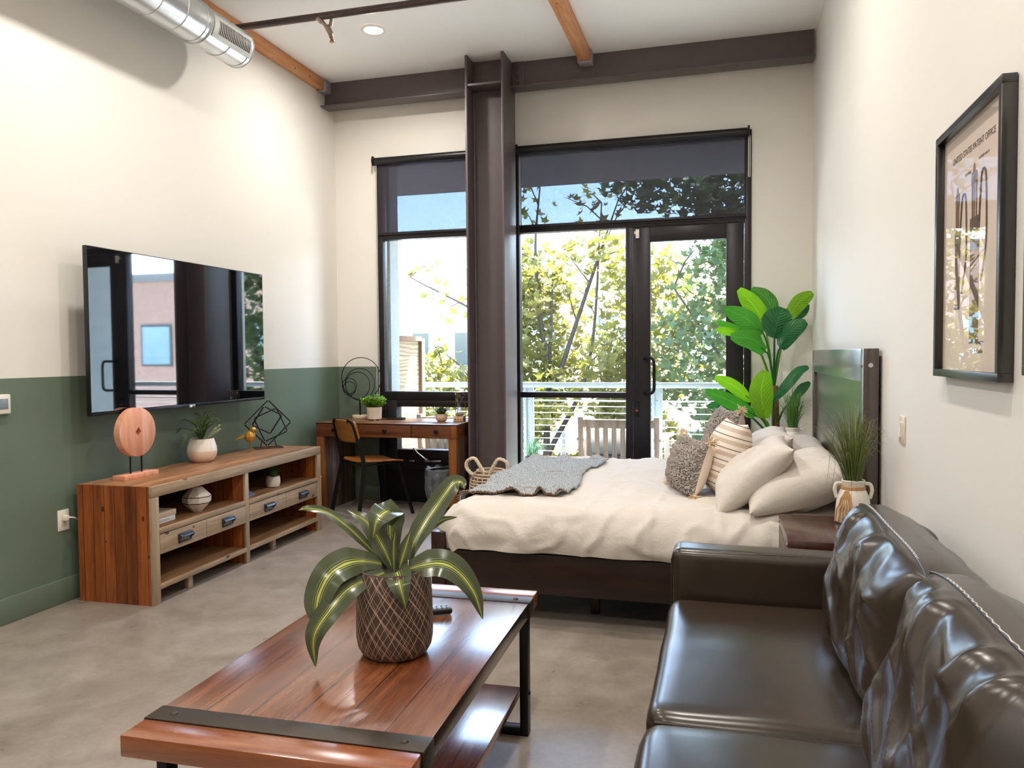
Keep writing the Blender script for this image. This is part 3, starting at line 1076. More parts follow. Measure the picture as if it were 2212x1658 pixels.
T = thing('thermostat', 'white thermostat on the green wall at the left edge', 'thermostat', (XL, 3.075, 1.128))
b = MB(); b.box(0, -.067, -.05, .022, .067, .05, .006); b.build('body', M['white2'], T)
b = MB(); b.box(.021, -.05, -.026, .0235, .05, .028, .001); b.build('display', plain('grey_lcd', '#7f8a95', .2), T)
T = thing('wall_outlet', 'white outlet with a plugged cord beside the console', 'outlet', (XL, 3.462, .459))
b = MB(); b.box(0, -.038, -.058, .006, .038, .058, .003); b.build('cover_plate', M['white2'], T)
b = MB(); b.box(.005, -.017, -.034, .008, .017, .034, .002); b.build('receptacle', plain('ivory_plastic', '#dcd3c4', .4), T)
b = MB(); b.box(.008, -.013, -.002, .034, .013, .028, .004); b.tube(smooth([Vector((.03, .005, .015)), Vector((.045, .03, .01)), Vector((.03, .085, -.02)), Vector((.012, .16, -.10))], 14), .0045, 8); b.build('plug_cord', M['white2'], T)

# ================================================================== console
M['pale_oak'] = wood('window_lit_pine_front', ('#7d6a56', '#a38c74', '#bba68e'), 'Y', rough=.55, knots=.13, grain=.9)  # greyer copy of the console wood, window light put into its colour
M['pine_window_lit_z'] = wood('window_lit_pine_upright', ('#7d6a56', '#a38c74', '#bba68e'), 'Z', rough=.55, knots=.07, grain=.9)  # upright grain, same greyed window-light tone
M['pine_top'] = wood('reclaimed_pine_top', ('#5c3f2a', '#94694a', '#b58a66'), 'Y', 'X', .082, .34, knots=.07, grain=.8, pvar=.28, off=1)
M['pine_side'] = wood('reclaimed_pine_warm_lit', ('#4a2510', '#8a4a20', '#a8622e'), 'Z', 'X', .069, .45, knots=.10, grain=.8, pvar=.42, gap=.025, off=1)  # same wood as the fronts, warm light painted in as orange
M['pine_in'] = wood('reclaimed_pine_inside', ('#4a2813', '#7d4a26', '#9a6236'), 'Y', 'Z', .11, .5, knots=.08, grain=.8, pvar=.25)
M['pine_shelf'] = wood('reclaimed_pine_shelf', ('#5e422c', '#8d6847', '#a98460'), 'Y', 'X', .1, .45, knots=.07, grain=.8, pvar=.2, off=1)
T = thing('media_console', 'long reclaimed wood media console under the television', 'console table', (-3.005, 3.51, 0), radians(1.6))
W_, D_, H_ = 1.915, .485, .655
b = MB(); b.box(-D_, .013, H_ - .06, -.02, W_ - .013, H_, .001); b.build('top', M['pine_top'], T)
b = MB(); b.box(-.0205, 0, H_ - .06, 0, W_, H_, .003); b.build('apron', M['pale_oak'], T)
for y0, y1 in ((0, .055), (W_ - .055, W_)):
    b = MB(); b.box(-D_, y0, 0, -.02, y1, H_ - .0605); b.box(-D_, y0 if y0 == 0 else y1 - .0125, H_ - .0605, -.02, .0125 if y0 == 0 else y1, H_ - .0005); b.build('side_panel', M['pine_side'], T)
    b = MB(); b.box(-.0205, y0, 0, 0, y1, H_ - .0605, .002); b.build('stile', M['pine_window_lit_z'], T)
b = MB(); b.box(-D_ + .02, .89, 0, -.02, .925, H_ - .0605, .001); b.build('divider', M['pine_side'], T)
b = MB(); b.box(-.0205, .888, 0, -.002, .927, H_ - .0605, .002); b.build('stile', M['pine_window_lit_z'], T)
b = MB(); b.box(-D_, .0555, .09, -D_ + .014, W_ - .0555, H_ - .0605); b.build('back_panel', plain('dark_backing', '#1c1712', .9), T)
for y0, y1 in ((.0555, .8885), (.9265, W_ - .0555)):
    b = MB(); b.box(-D_ + .0145, y0, .39, -.006, y1, .415, .002); b.build('shelf', M['pine_shelf'], T)
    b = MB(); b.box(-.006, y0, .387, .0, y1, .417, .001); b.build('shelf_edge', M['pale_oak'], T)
    b = MB(); b.box(-D_ + .0145, y0, .08, -.006, y1, .105, .002); b.build('shelf', M['pine_shelf'], T)
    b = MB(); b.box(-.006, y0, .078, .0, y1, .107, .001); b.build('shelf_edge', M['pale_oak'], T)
    ym = (y0 + y1) / 2
    b = MB(); b.box(-.06, ym - .14, 0, -.03, ym - .10, .0795, .002); b.box(-D_ + .05, ym - .14, 0, -D_ + .08, ym - .10, .0795, .002); b.build('foot', M['pine_window_lit_z'], T)
    for a0, a1 in ((y0 + .003, ym - .002), (ym + .002, y1 - .003)):
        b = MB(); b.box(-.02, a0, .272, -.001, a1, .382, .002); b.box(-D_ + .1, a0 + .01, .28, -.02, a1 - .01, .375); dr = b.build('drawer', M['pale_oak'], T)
        yc = (a0 + a1) / 2
        b = MB()
        m = b.mark()
        b.grid(lambda u, v: (-.001 + .026 * sin(pi * min(1, u * 1.0)) + .001, -.052 + .104 * v, .352 - .026 * (u) ), 10, 8)
        b.tube([(.004, yc - .055 - yc, .352), (.004, .055, .352), (.004, .052, .306), (.004, -.052, .306)], .0045, 8, True)
        b.prism([(.0, .352), (.018, .350), (.027, .338), (.018, .324), (.0, .322)], 'Y', -.056, -.051)
        b.prism([(.0, .352), (.018, .350), (.027, .338), (.018, .324), (.0, .322)], 'Y', .051, .056)
        b.xf(m, Matrix.Translation((0, yc, -.004)))
        b.build('cup_handle', plain('pewter_handle', '#4d5660', .28, .8, var=.15), dr, thick=.003)

# ---- things on the console
ZT_ = H_ + .0005
M['mango'] = wood('carved_pink_wood', ('#c9805f', '#dd9c80', '#edbda4'), 'Z', rough=.6, grain=.9)
M['mango_rim'] = wood('carved_wood_rim', ('#a4552a', '#c77442', '#d88c5a'), 'Y', rough=.6)
T = thing('disc_sculpture', 'round carved wooden disc sculpture with a diamond hole on a stand', 'sculpture', (-3.345, 3.785, ZT_))
b = MB(); b.box(-.045, -.135, 0, .045, .135, .028, .002); b.build('base', M['mango'], T)
for y in (-.045, .045):
    b = MB(); b.cyl((0, y, .028), (0, y, .128), .005, n=10); b.build('rod', M['black'], T)
def disc(b, R, r, x0, x1, n=64):
    def dia(a):
        return r / (abs(cos(a)) + abs(sin(a)))
    rings = []
    for (x, f) in ((x0, 0), (x0 + .003, 1), (x1 - .003, 1), (x1, 0)):
        rr = R if f else R - .004
        rings.append([b.bm.verts.new((x, rr * cos(2 * pi * k / n), .268 + rr * sin(2 * pi * k / n))) for k in range(n)])
    inn = [[b.bm.verts.new((x, dia(2 * pi * k / n) * cos(2 * pi * k / n), .268 + dia(2 * pi * k / n) * 1.35 * sin(2 * pi * k / n))) for k in range(n)] for x in (x1, x0)]
    rings += inn
    for a, c in zip(rings, rings[1:] + rings[:1]):
        for k in range(n):
            b.bm.faces.new((a[k], a[(k + 1) % n], c[(k + 1) % n], c[k]))
b = MB(); disc(b, .143, .023, -.024, .024); b.build('disc', M['mango'], T)

M['fern'] = leafmat('fern_green', '#3f5f2c', '#6d8a44', .5, .25)
T = thing('potted_fern', 'small fern in a white and cream ceramic pot on the console', 'plant', (-3.405, 4.46, ZT_))
t = NT('two_tone_ceramic')
tc = t.n('TexCoord'); sx = t.n('SeparateXYZ'); t.set(sx, 0, tc.outputs['Object'])
gl = t.math('GREATER_THAN', sx.outputs[2], .075)
sp = t.math('MULTIPLY', gl, t.math('GREATER_THAN', t.noise(t.obj(), 260, 2), .66))
M['pot2'] = t.done(t.pbsdf(t.mix(sp, t.mix(gl, lin('#e6cdb8'), lin('#ece6dc')), lin('#c9a48a')), .4))
b = MB(); b.lathe([(.058, 0), (.068, .004), (.090, .035), (.097, .066), (.094, .10), (.084, .135), (.077, .155), (.073, .157), (.072, .150), (.080, .12)], n=40); b.build('pot', M['pot2'], T)
b = MB(); b.lathe([(.079, .135), (.001, .14)], n=24); b.build('soil', M['soil'], T)
def frond(b, P, w):
    P = smooth([Vector(p) for p in P], 26)
    b.tube(P, [.0022 * (1 - .028 * i) for i in range(27)], 5)
    for i in range(3, 26):
        t = (P[min(i + 1, 26)] - P[i - 1]).normalized()
        sd = t.cross(Vector((0, 0, 1)))
        sd = sd.normalized() if sd.length > .05 else Vector((0, 1, 0))
        ln = w * max(.15, sin(pi * (i / 26) ** .7))
        for s_ in (-1, 1):
            d = (sd * s_ + t * .45 + Vector((0, 0, .18))).normalized()
            b.leaf([P[i], P[i] + d * ln * .5, P[i] + d * ln - Vector((0, 0, ln * .15))], .0105, None, .1, 3, 0, .2)
for k, (dx, dy, dz, w, dr) in enumerate(((.02, -.19, .06, .03, .07), (.04, -.12, .15, .034, .02), (.0, -.04, .19, .03, 0), (.02, .05, .20, .034, .0), (-.02, .10, .16, .03, .02), (.09, .02, .12, .03, .03), (-.08, -.06, .15, .03, .0), (.06, -.08, .10, .03, .05), (.07, .06, .15, .03, .02), (.08, -.02, .16, .03, .02), (-.05, -.14, .10, .03, .03), (.05, -.15, .10, .032, .04))):
    b = MB(); frond(b, [(0, 0, .13), (dx * .35, dy * .35, .135 + dz * .7), (dx, dy, .135 + dz), (dx * 1.25, dy * 1.25, .135 + dz - dr)], w * 1.35); b.build('frond', M['fern'], T, 0)
M['palefrond'] = leafmat('pale_succulent', '#8f9a6c', '#b9bf93', .5, .2)
b = MB()
for dx, dy, dz in ((.03, .16, .10), (.05, .14, .075), (.0, .17, .06)):
    b.tube(smooth([Vector((0, .03, .135)), Vector((dx * .5, dy * .6, .135 + dz * .6)), Vector((dx, dy, .135 + dz))], 10), [.004 + .0006 * i for i in range(9)] + [.007, .003], 8)
b.build('pale_sprig', M['palefrond'], T)

T = thing('bird_figurine', 'faceted gold bird figurine standing on thin legs', 'figurine', (-3.39, 4.985, ZT_), radians(25))
b = MB()
m = b.mark()
b.ball((0, 0, .115), (.042, .034, .044), 9, 6)
b.ball((.022, 0, .163), (.024, .022, .024), 8, 5)
b.prism([(-.028, .115), (-.032, .138), (-.108, .094), (-.105, .089)], 'Y', -.011, .011)
b.prism([(.040, .158), (.040, .169), (.062, .162)], 'Y', -.006, .006)
b.build('body', M['gold'], T, 0)
for y in (-.012, .012):
    b = MB(); b.cyl((0, y, .004), (0, y, .08), .0025, n=8); b.box(-.016, y - .008, 0, .02, y + .008, .004, .001); b.build('leg', M['brass'], T)

T = thing('geometric_sculpture', 'open black metal sculpture of interlocking tilted squares', 'sculpture', (-3.40, 5.235, ZT_), radians(-42))
b = MB(); b.tube([(-.05, -.10, .004), (.05, -.10, .004), (.05, .10, .004), (-.05, .10, .004)], .004, 6, True); b.build('base', M['black'], T)
def sq(cy, cz, hw, ang, lean, x0):
    c = []
    for k in range(4):
        a = ang + k * pi / 2
        y, z = hw * cos(a), hw * sin(a)
        c.append((x0 + lean * z, cy + y, cz + z))
    return c
frames = [sq(0, .192, .178, pi / 2, .12, 0), sq(.02, .18, .135, pi / 2 - .42, -.28, .01), sq(-.005, .215, .115, pi / 2 + .30, .42, .0)]
for c in frames:
    b = MB()
    for k in range(4):
        b.bar(c[k], c[(k + 1) % 4], .0075, .0075)
    b.build('square_frame', M['black'], T, 0)
b = MB()
for c in frames:
    for p in c:
        b.ball(p, .0062, 8, 6)
b.build('weld_bead', plain('silver_solder', '#b9a48c', .3, .9), T)
b = MB(); b.bar((0, -.06, .004), (.0, -.045, .06), .006, .006); b.bar((0, .065, .004), (.0, .05, .06), .006, .006); b.build('strut', M['black'], T, 0)

# ---- inside the console (local frame of the console turned 1.6 degrees)
def con(x, y, z=.4155):
    a = radians(1.6)
    return (-3.005 + x * cos(a) - y * sin(a), 3.51 + x * sin(a) + y * cos(a), z)
RZ = radians(1.6)
T = thing('book', 'white book lying under the tan book on the console shelf', 'book', con(-.165, .175, .4155), RZ, 'books on the console shelf')
M['page'] = plain('page_edges', '#e8e0d0', .9, var=.1, nscale=120)
def book(T, w, d, h, mat, lab=None):
    b = MB(); b.box(-w / 2, -d / 2, 0, w / 2 - .003, d / 2, .003, .001); b.box(-w / 2, -d / 2, h - .003, w / 2 - .003, d / 2, h, .001); b.box(w / 2 - .004, -d / 2, 0, w / 2, d / 2, h, .0015); b.build('cover', mat, T)
    b = MB(); b.box(-w / 2 + .004, -d / 2 + .003, .003, w / 2 - .004, d / 2 - .003, h - .003); b.build('page_block', M['page'], T, smooth_deg=0)
    if lab:
        o = text(lab, .0175, plain('spine_lettering', '#8d8d90', .6), 'spine_title', T, .0002)
        o.rotation_euler = (radians(90), 0, radians(90)); o.location = (w / 2 + .0004, 0, h / 2)
book(T, .17, .235, .030, plain('white_cover', '#ecebea', .5, var=.02), 'THE HALENGERS')
T = thing('book', 'tan covered book on top of the white book', 'book', con(-.165, .178, .446), RZ, 'books on the console shelf')
book(T, .175, .24, .032, plain('tan_linen_cover', '#cbb69c', .8, var=.05))

T = thing('faceted_vase', 'faceted white vase with dark bands on the console shelf', 'vase', con(-.10, .52), RZ)
b = MB(); b.lathe([(.028, 0), (.083, .058), (.085, .096), (.030, .152)], n=8, capb=True, capt=True); b.build('body', plain('matte_white_facets', '#ded6cc', .5, var=.03), T, 0)
b = MB(); b.lathe([(.0838, .056), (.0842, .060)], n=8, capb=False); b.lathe([(.0852, .094), (.0848, .098)], n=8, capb=False); b.build('band', M['black'], T, 0, thick=.002)

T = thing('stepped_bookend', 'dark grey stepped bookend on the right console shelf', 'bookend', con(-.09, .985), RZ)
b = MB(); b.box(-.05, -.045, 0, .05, .075, .02, .002); b.box(-.042, -.045, .02, .042, .052, .035, .002); b.box(-.034, -.045, .035, .034, .03, .05, .002); b.box(-.028, -.045, .05, .028, -.02, .172, .002); b.box(-.045, -.048, .05, -.02, .06, .155, .002); b.build('block', plain('slate_grey_cast', '#69717f', .5, .1, var=.15, nscale=30), T)
M['topiary'] = leafmat('topiary_green', '#2c4a22', '#587a38', .5, .2)
T = thing('potted_topiary', 'small leafy topiary in a white pot on the right console shelf', 'plant', con(-.12, 1.42), RZ)
b = MB(); b.lathe([(.034, 0), (.046, .006), (.052, .035), (.050, .062), (.046, .078), (.041, .078), (.041, .068)], n=32)
for k in range(3):
    b.cyl((.03 * cos(k * 2.1), .03 * sin(k * 2.1), 0), (.03 * cos(k * 2.1), .03 * sin(k * 2.1), .004), .008, n=8)
b.build('pot', M['ceramic'], T)
rr = random.Random(4)
def tuft(b, c, R, n, s):
    for k in range(n):
        d = Vector((rr.gauss(0, 1), rr.gauss(0, 1), rr.gauss(0, 1))).normalized()
        if d.z < -.5:
            d.z = -d.z
        p = Vector(c) + Vector((d.x * R[0], d.y * R[1], d.z * R[2])) * rr.uniform(.45, 1)
        q = p + (d + Vector((rr.uniform(-.5, .5), rr.uniform(-.5, .5), rr.uniform(-.2, .6)))).normalized() * s
        b.leaf([p, p.lerp(q, .5) + Vector((0, 0, s * .1)), q], s * .55, None, .25, 4)
b = MB(); b.ball((0, 0, .10), (.03, .03, .03), 10, 8); tuft(b, (0, 0, .105), (.05, .05, .045), 260, .016)
g = b.build('leaves', M['topiary'], T, 0); g['kind'] = 'stuff'

# ---- pleated wastebasket between console and desk
T = thing('pleated_wastebasket', 'pleated cream wastebasket between the console and the desk', 'wastebasket', (-3.455, 5.93, 0))
pl = lambda r, z, a: r * (1 + .018 * (1 if int(a * 32 / pi) % 2 else -1))
b = MB(); b.lathe([(.094, .0), (.096, .012), (.096, .315), (.098, .318)], n=128, fn=pl); b.build('body', plain('cream_pleats', '#dcc3a8', .8), T, 0, thick=.003)
b = MB(); b.tube([(.099 * cos(2 * pi * k / 48), .099 * sin(2 * pi * k / 48), .32) for k in range(48)], .005, 6, True); b.tube([(.098 * cos(2 * pi * k / 48), .098 * sin(2 * pi * k / 48), .008) for k in range(48)], .005, 6, True); b.build('rim_band', plain('cream_trim', '#e6d6c2', .7), T)

# ================================================================== desk
M['desk_x'] = wood('reclaimed_desk_front', ('#371c0e', '#67391d', '#84522d'), 'X', 'Z', .062, .5, knots=.09, grain=.75, pvar=.2, gap=.006)
M['desk_top'] = wood('reclaimed_desk_top', ('#4f3422', '#7d5638', '#9c7450'), 'X', 'Y', .095, .3, knots=.06, grain=.7, pvar=.2)
M['desk_z'] = wood('reclaimed_desk_leg', ('#4a270e', '#7f4a1e', '#9c6230'), 'Z', None, .1, .5, knots=.06, grain=.8)
M['desk_side'] = wood('reclaimed_desk_side', ('#33241c', '#5a4436', '#7b6350'), 'Z', 'Y', .075, .6, knots=.05, grain=.9, pvar=.4, gap=.02)
T = thing('writing_desk', 'reclaimed wood desk with round black knobs in front of the window', 'desk', (-3.46, 6.06, 0))
DW, DD, DH = 1.305, .59, .78
b = MB(); b.box(0, 0, DH - .010, DW, DD, DH, .002); b.build('desktop', M['desk_top'], T)
b = MB()
b.box(0, .02, DH - .12, DW, DD, DH - .0105, .002)
b.build('apron', M['desk_x'], T)
for x0, x1 in ((.003, .405), (.411, .895), (.901, DW - .055)):
    b = MB(); b.box(x0, 0, DH - .119, x1, .0195, DH - .0115, .002); dr = b.build('drawer', M['desk_x'], T)
    xc = {.003: .185, .411: .661, .901: 1.129}[x0]
    b = MB(); b.cyl((xc, -.016, DH - .058), (xc, 0, DH - .058), .008, n=12); b.ball((xc, -.021, DH - .058), (.019, .011, .019), 20, 10); b.build('knob', M['black'], dr)
b = MB(); b.box(DW - .054, 0, DH - .12, DW, .0195, DH - .0105, .002); b.build('corner_block', M['desk_z'], T)
for x0, x1 in ((.004, .074), (DW - .074, DW - .004)):
    b = MB(); b.box(x0, .004, 0, x1, .065, DH - .1205, .003); b.build('leg', M['desk_z'], T)
    b = MB(); b.box(x0, .0655, 0, x1, DD, DH - .1205, .002); b.build('side_panel', M['desk_side'], T)

ZD = DH + .0005
T = thing('ring_sculpture', 'black wire sculpture of nested rings on a round white base', 'sculpture', (-3.265, 6.53, ZD))
b = MB(); b.lathe([(.070, 0), (.073, .004), (.073, .028), (.070, .032)], n=40, capt=True); b.build('base', plain('cream_stone', '#e3cdb6', .6), T)
b = MB(); b.cyl((0, 0, .032), (0, 0, .17), .0075, n=12); b.build('post', M['black'], T)
for cx, cz, r in ((.012, .365, .198), (.0, .315, .148), (-.022, .305, .124), (-.105, .30, .072), (-.105, .275, .064)):
    b = MB(); n = 64
    b.tube([(cx + r * cos(2 * pi * k / n), (.006 * sin(4 * pi * k / n) + (r - .12) * .05), cz + r * sin(2 * pi * k / n)) for k in range(n)], .0036, 8, True)
    b.build('ring', M['black'], T)

M['boxleaf'] = leafmat('bright_boxwood', '#4f8a1f', '#b4d85a', .4, .3)
T = thing('potted_boxwood', 'bright green bushy plant in a cream footed pot on the desk', 'plant', (-3.045, 6.37, ZD))
t = NT('cream_relief_pot')
v = t.obj()
M['relief'] = t.done(t.pbsdf(t.mix(t.noise(v, 30, 3), lin('#d9cbb9'), lin('#e6dccd')), .7, 0, .2, t.bump(t.noise(t.obj((90, 90, 40)), 1, 2), .6, .004)))
b = MB(); b.lathe([(.058, .010), (.064, .014), (.069, .118), (.064, .119), (.062, .10)], n=36)
for k in range(4):
    a = k * pi / 2 + .5
    b.cyl((.045 * cos(a), .045 * sin(a), 0), (.045 * cos(a), .045 * sin(a), .014), .008, n=10)
b.build('pot', M['relief'], T)
b = MB(); b.lathe([(.064, .105), (.001, .11)], n=20); b.build('soil', M['soil'], T)
b = MB()
for k in range(150):
    a = rr.uniform(0, 2 * pi); q = sqrt(rr.random())
    base = Vector((.05 * q * cos(a), .05 * q * sin(a), .105))
    tip = Vector((.115 * q * cos(a) + rr.uniform(-.02, .02), .095 * q * sin(a), .125 + rr.uniform(.03, .115) * (1.05 - .45 * q)))
    b.tube([base, base.lerp(tip, .5) + Vector((0, 0, .01)), tip], [.0012, .001, .0006], 4)
    for f in (.45, .62, .78, .92, 1.0):
        p = base.lerp(tip, f)
        for s_ in (0, pi):
            aa = a + s_ + f * 5 + rr.uniform(-.4, .4)
            d = Vector((cos(aa), sin(aa), .45)).normalized() * .019
            b.leaf([p, p + d * .5 + Vector((0, 0, .001)), p + d], .015, None, .2, 3, 0, .3)
g = b.build('leaves', M['boxleaf'], T, 0); g['kind'] = 'stuff'

T = thing('notebook', 'thin black notebook lying at the back of the desk', 'notebook', (-2.89, 6.50, ZD), .1)
b = MB(); b.box(-.075, -.05, 0, .075, .05, .012, .002); b.build('cover', M['blackpl'], T)
b = MB(); b.box(-.055, -.035, .0125, .07, .04, .019, .002); b.build('phone', M['screen'], T)

M['succ'] = leafmat('dark_succulent', '#2f4a2a', '#6a7f4c', .4, .1)
T = thing('potted_succulent', 'dark succulent in a small round cream bowl on the desk', 'plant', (-2.395, 6.35, ZD))
b = MB(); b.lathe([(.028, 0), (.038, .004), (.052, .025), (.053, .045), (.047, .066), (.042, .066), (.045, .05)], n=32); b.build('bowl', plain('cream_stoneware', '#d9bfa6', .5), T)
b = MB(); b.lathe([(.045, .052), (.001, .056)], n=20); b.build('soil', M['soil'], T)
b = MB()
for k in range(46):
    a = k * 2.4; q = sqrt(k / 46)
    e = Vector((.105 * q * cos(a), .085 * q * sin(a), .075 + .06 * (1 - q * .75) + rr.uniform(-.01, .012)))
    b.leaf([(.02 * q * cos(a), .02 * q * sin(a), .05), e * .6 + Vector((0, 0, .036)), e], .024, None, .35, 6, 0, .15)
b.build('rosette_leaves', M['succ'], T, 0)['kind'] = 'stuff'

T = thing('hourglass', 'glass hourglass on a small pale wooden base beside the column', 'hourglass', (-2.245, 6.40, ZD))
b = MB(); b.box(-.045, -.04, 0, .045, .04, .045, .004); b.build('base', plain('pale_wood_block', '#dcb89a', .6), T)
b = MB()
for x in (-.025, 0, .025):
    b.cyl((x, -.041, .018), (x, -.039, .018), .005, n=10)
b.build('peg_holes', M['black'], T)
b = MB(); b.lathe([(.03, .047), (.040, .06), (.040, .085), (.028, .115), (.009, .146), (.006, .152), (.009, .158), (.03, .19), (.041, .215), (.040, .238), (.03, .25)], n=32, capb=True, capt=True); b.build('glass_bulbs', M['bulb'], T)
b = MB(); b.lathe([(.028, .049), (.036, .06), (.034, .072), (.001, .085)], n=24); b.build('sand', plain('pale_sand', '#d8c4a8', .9), T)
b = MB()
for k in range(3):
    a = k * 2 * pi / 3 + 2.6
    b.cyl((.05 * cos(a), .05 * sin(a), .04 if k else 0), (.05 * cos(a), .05 * sin(a), .26), .003, n=8)
b.lathe([(.001, .252), (.052, .252), (.052, .258), (.001, .258)], n=24, capb=False)
b.build('wire_frame', M['brass'], T)

# ---- chair
M['walnut'] = wood('bent_plywood', ('#6d3f1c', '#a0652f', '#b97d42'), 'X', None, .1, .4, grain=.6)
T = thing('desk_chair', 'wooden seat and backrest chair with dark metal legs at the desk', 'chair', (-2.935, 6.10, 0), radians(-36))
def seatf(u, v):
    x = (u - .5) * 2; y = (v - .5) * 2
    sx_ = .20 * (1 + .06 * y)
    k = max(0, (abs(x) - .8) / .2); j = max(0, (abs(y) - .8) / .2)
    cut = 1 - .10 * j * j
    return (x * sx_ * cut, y * .205 * (1 - .08 * k * k), .462 + .012 * (x * x) - .016 * max(0, y) ** 3 + .01 * max(0, -y) ** 2)
b = MB(); b.grid(seatf, 16, 16); b.build('seat', M['walnut'], T, thick=.013)
def backf(u, v):
    x = (u - .5) * 2; z = (v - .5) * 2
    k = max(0, (abs(z) - .5) / .5)
    return (x * .20 * (1 - .10 * k * k), -.265 - .045 * (v - .5) + .035 * (1 - x * x) * -1 + .02, .735 + z * .095 * (1 - .12 * max(0, (abs(x) - .7) / .3) ** 2))
b = MB(); b.grid(backf, 18, 10); b.build('backrest', M['walnut'], T, thick=.012)
for s_ in (-1, 1):
    b = MB()
    P = smooth([Vector((s_ * .245, -.275, 0)), Vector((s_ * .222, -.22, .30)), Vector((s_ * .205, -.195, .45)), Vector((s_ * .190, -.228, .62)), Vector((s_ * .175, -.272, .80)), Vector((s_ * .12, -.288, .822))], 26)
    for p, q in zip(P, P[1:]):
        b.bar(p, q + (q - p) * .06, .016, .030, (0, 1, 0))
    b.build('rear_leg', M['black'], T)
    b = MB(); b.bar((s_ * .175, .14, .45), (s_ * .245, .245, 0), .028, .018, (0, 1, 0)); b.build('front_leg', M['black'], T)
b = MB()
b.bar((-.12, -.288, .822), (.12, -.288, .822), .016, .026, (0, 0, 1))
b.bar((-.19, -.19, .444), (.19, -.19, .444), .02, .014); b.bar((-.18, .14, .446), (.18, .14, .446), .02, .012)
b.bar((-.18, -.19, .446), (-.17, .14, .446), .02, .012); b.bar((.18, -.19, .446), (.17, .14, .446), .02, .012)
b.build('frame', M['black'], T)

# ---- trash can with liner
T = thing('trash_can', 'black trash can with a clear plastic liner under the desk', 'trash can', (-2.43, 6.42, 0))
b = MB(); b.lathe([(.105, 0), (.112, .01), (.135, .345), (.138, .35), (.128, .345), (.108, .02)], n=36); b.build('bin', M['blackpl'], T)
def liner():
    t = NT('clear_liner')
    b_ = t.pbsdf(lin('#cfdbe8'), .2, 0, .8, t.bump(t.noise(t.obj(), 22, 4, .6, 1.2), 1.0, .02))
    tr = t.n('BsdfTransparent')
    mx = t.n('MixShader')
    t.set(mx, 0, t.math('ADD', t.math('MULTIPLY', t.noise(t.obj(), 16, 4), .6), .42))
    t.set(mx, 1, b_)
    t.set(mx, 2, tr)
    return t.done(mx)
b = MB()
def lf(u, v):
    a = 2 * pi * u
    low = .20 + .10 * max(0, cos(a + 1.9)) ** 2
    wob = .006 * sin(a * 9 + v * 6) + .010 * noise.noise(Vector((cos(a) * 2, sin(a) * 2, v * 3)))
    if v < .25:
        f = v / .25
        return ((.118 + .022 * f) * cos(a), (.118 + .022 * f) * sin(a), .31 + .05 * f + wob * .5)
    f = (v - .25) / .75
    r = .142 + .012 * sin(pi * f) - .012 * f + wob
    return (r * cos(a), r * sin(a), .362 - low * f + wob)
b.grid(lf, 64, 20, True); b.build('liner', liner(), T)

# ---- rope-handled basket behind the bed
T = thing('woven_basket', 'woven basket with thick rope handles behind the foot of the bed', 'basket', (-1.80, 5.86, 0))
M['wicker'] = plain('pale_wicker', '#c9b397', .9, var=.2, nscale=60)
b = MB()
for k in range(19):
    z = .02 + k * .0235
    r = .135 + .035 * sin(pi * k / 19) + (-.035 if k > 17 else (-.015 if k > 15 else 0))
    b.tube([((r + .003 * (j % 2)) * cos(2 * pi * j / 40), (r + .003 * (j % 2)) * sin(2 * pi * j / 40), z) for j in range(40)], .0085 if k > 15 else .006, 6, True)
for j in range(22):
    a = 2 * pi * j / 22
    b.tube([((.135 + .035 * sin(pi * k / 19)) * cos(a), (.135 + .035 * sin(pi * k / 19)) * sin(a), .02 + k * .0235) for k in range(17)], .004, 5)
b.build('weave', M['wicker'], T)
b = MB(); b.lathe([(.001, .015), (.13, .015), (.125, .3)], n=24, capb=False); b.build('lining', plain('dark_lining', '#3b3029', .9), T)
for s_ in (-1, 1):
    P = smooth([Vector((s_ * .02, -.10, .43)), Vector((s_ * .06, -.11, .50)), Vector((s_ * .10, -.11, .55)), Vector((s_ * .16, -.10, .525)), Vector((s_ * .165, -.10, .47)), Vector((s_ * .12, -.10, .42))], 30)
    b = MB()
    for ph in (0, 2 * pi / 3, 4 * pi / 3):
        b.tube([p + Vector((.007 * cos(ph + i * .9), .007 * sin(ph + i * .9), .004 * sin(ph + i * .9))) for i, p in enumerate(P)], .009, 7)
    b.build('rope_handle', plain('pale_rope', '#dccbb4', .95, bump=.6, bscale=200, bdist=.004), T)
# ================================================================== bed
M['dkwood'] = wood('espresso_wood', ('#150b08', '#26140f', '#331c15'), 'X', None, .1, .32, grain=.8, bump=.15)
M['dkwood_z'] = wood('espresso_wood_upright', ('#1a0d0b', '#2d1613', '#3a1e19'), 'Z', None, .1, .3, grain=.8, bump=.1)
M['headpanel'] = wood('dark_gloss_planks', ('#241512', '#33201a', '#402a22'), 'Z', 'Y', .345, .16, spec=.7, gap=.012, off=.02, bump=.05, pvar=.06, coat=1.0, coat_rough=.32)
BX0, BX1, BY0, BY1 = -1.475, .59, 3.745, 5.80
T = thing('bed', 'large dark wood platform bed with a planked headboard', 'bed', (0, 0, 0))
b = MB(); b.box(BX0 + .03, BY0, .155, BX1 - .001, BY0 + .04, .355, .004); b.build('side_rail', M['dkwood'], T)
b = MB(); b.box(BX0 + .03, BY1 - .04, .155, BX1 - .001, BY1, .355, .004); b.build('side_rail', M['dkwood'], T)
b = MB(); b.box(BX0, BY0 - .01, .0, BX0 + .075, BY0 + .055, .445, .004); b.box(BX0, BY1 - .055, .0, BX0 + .075, BY1 + .01, .445, .004); b.box(BX0 + .008, BY0 + .055, .155, BX0 + .05, BY1 - .055, .44, .004)
b.build('footboard', M['dkwood_z'], T)
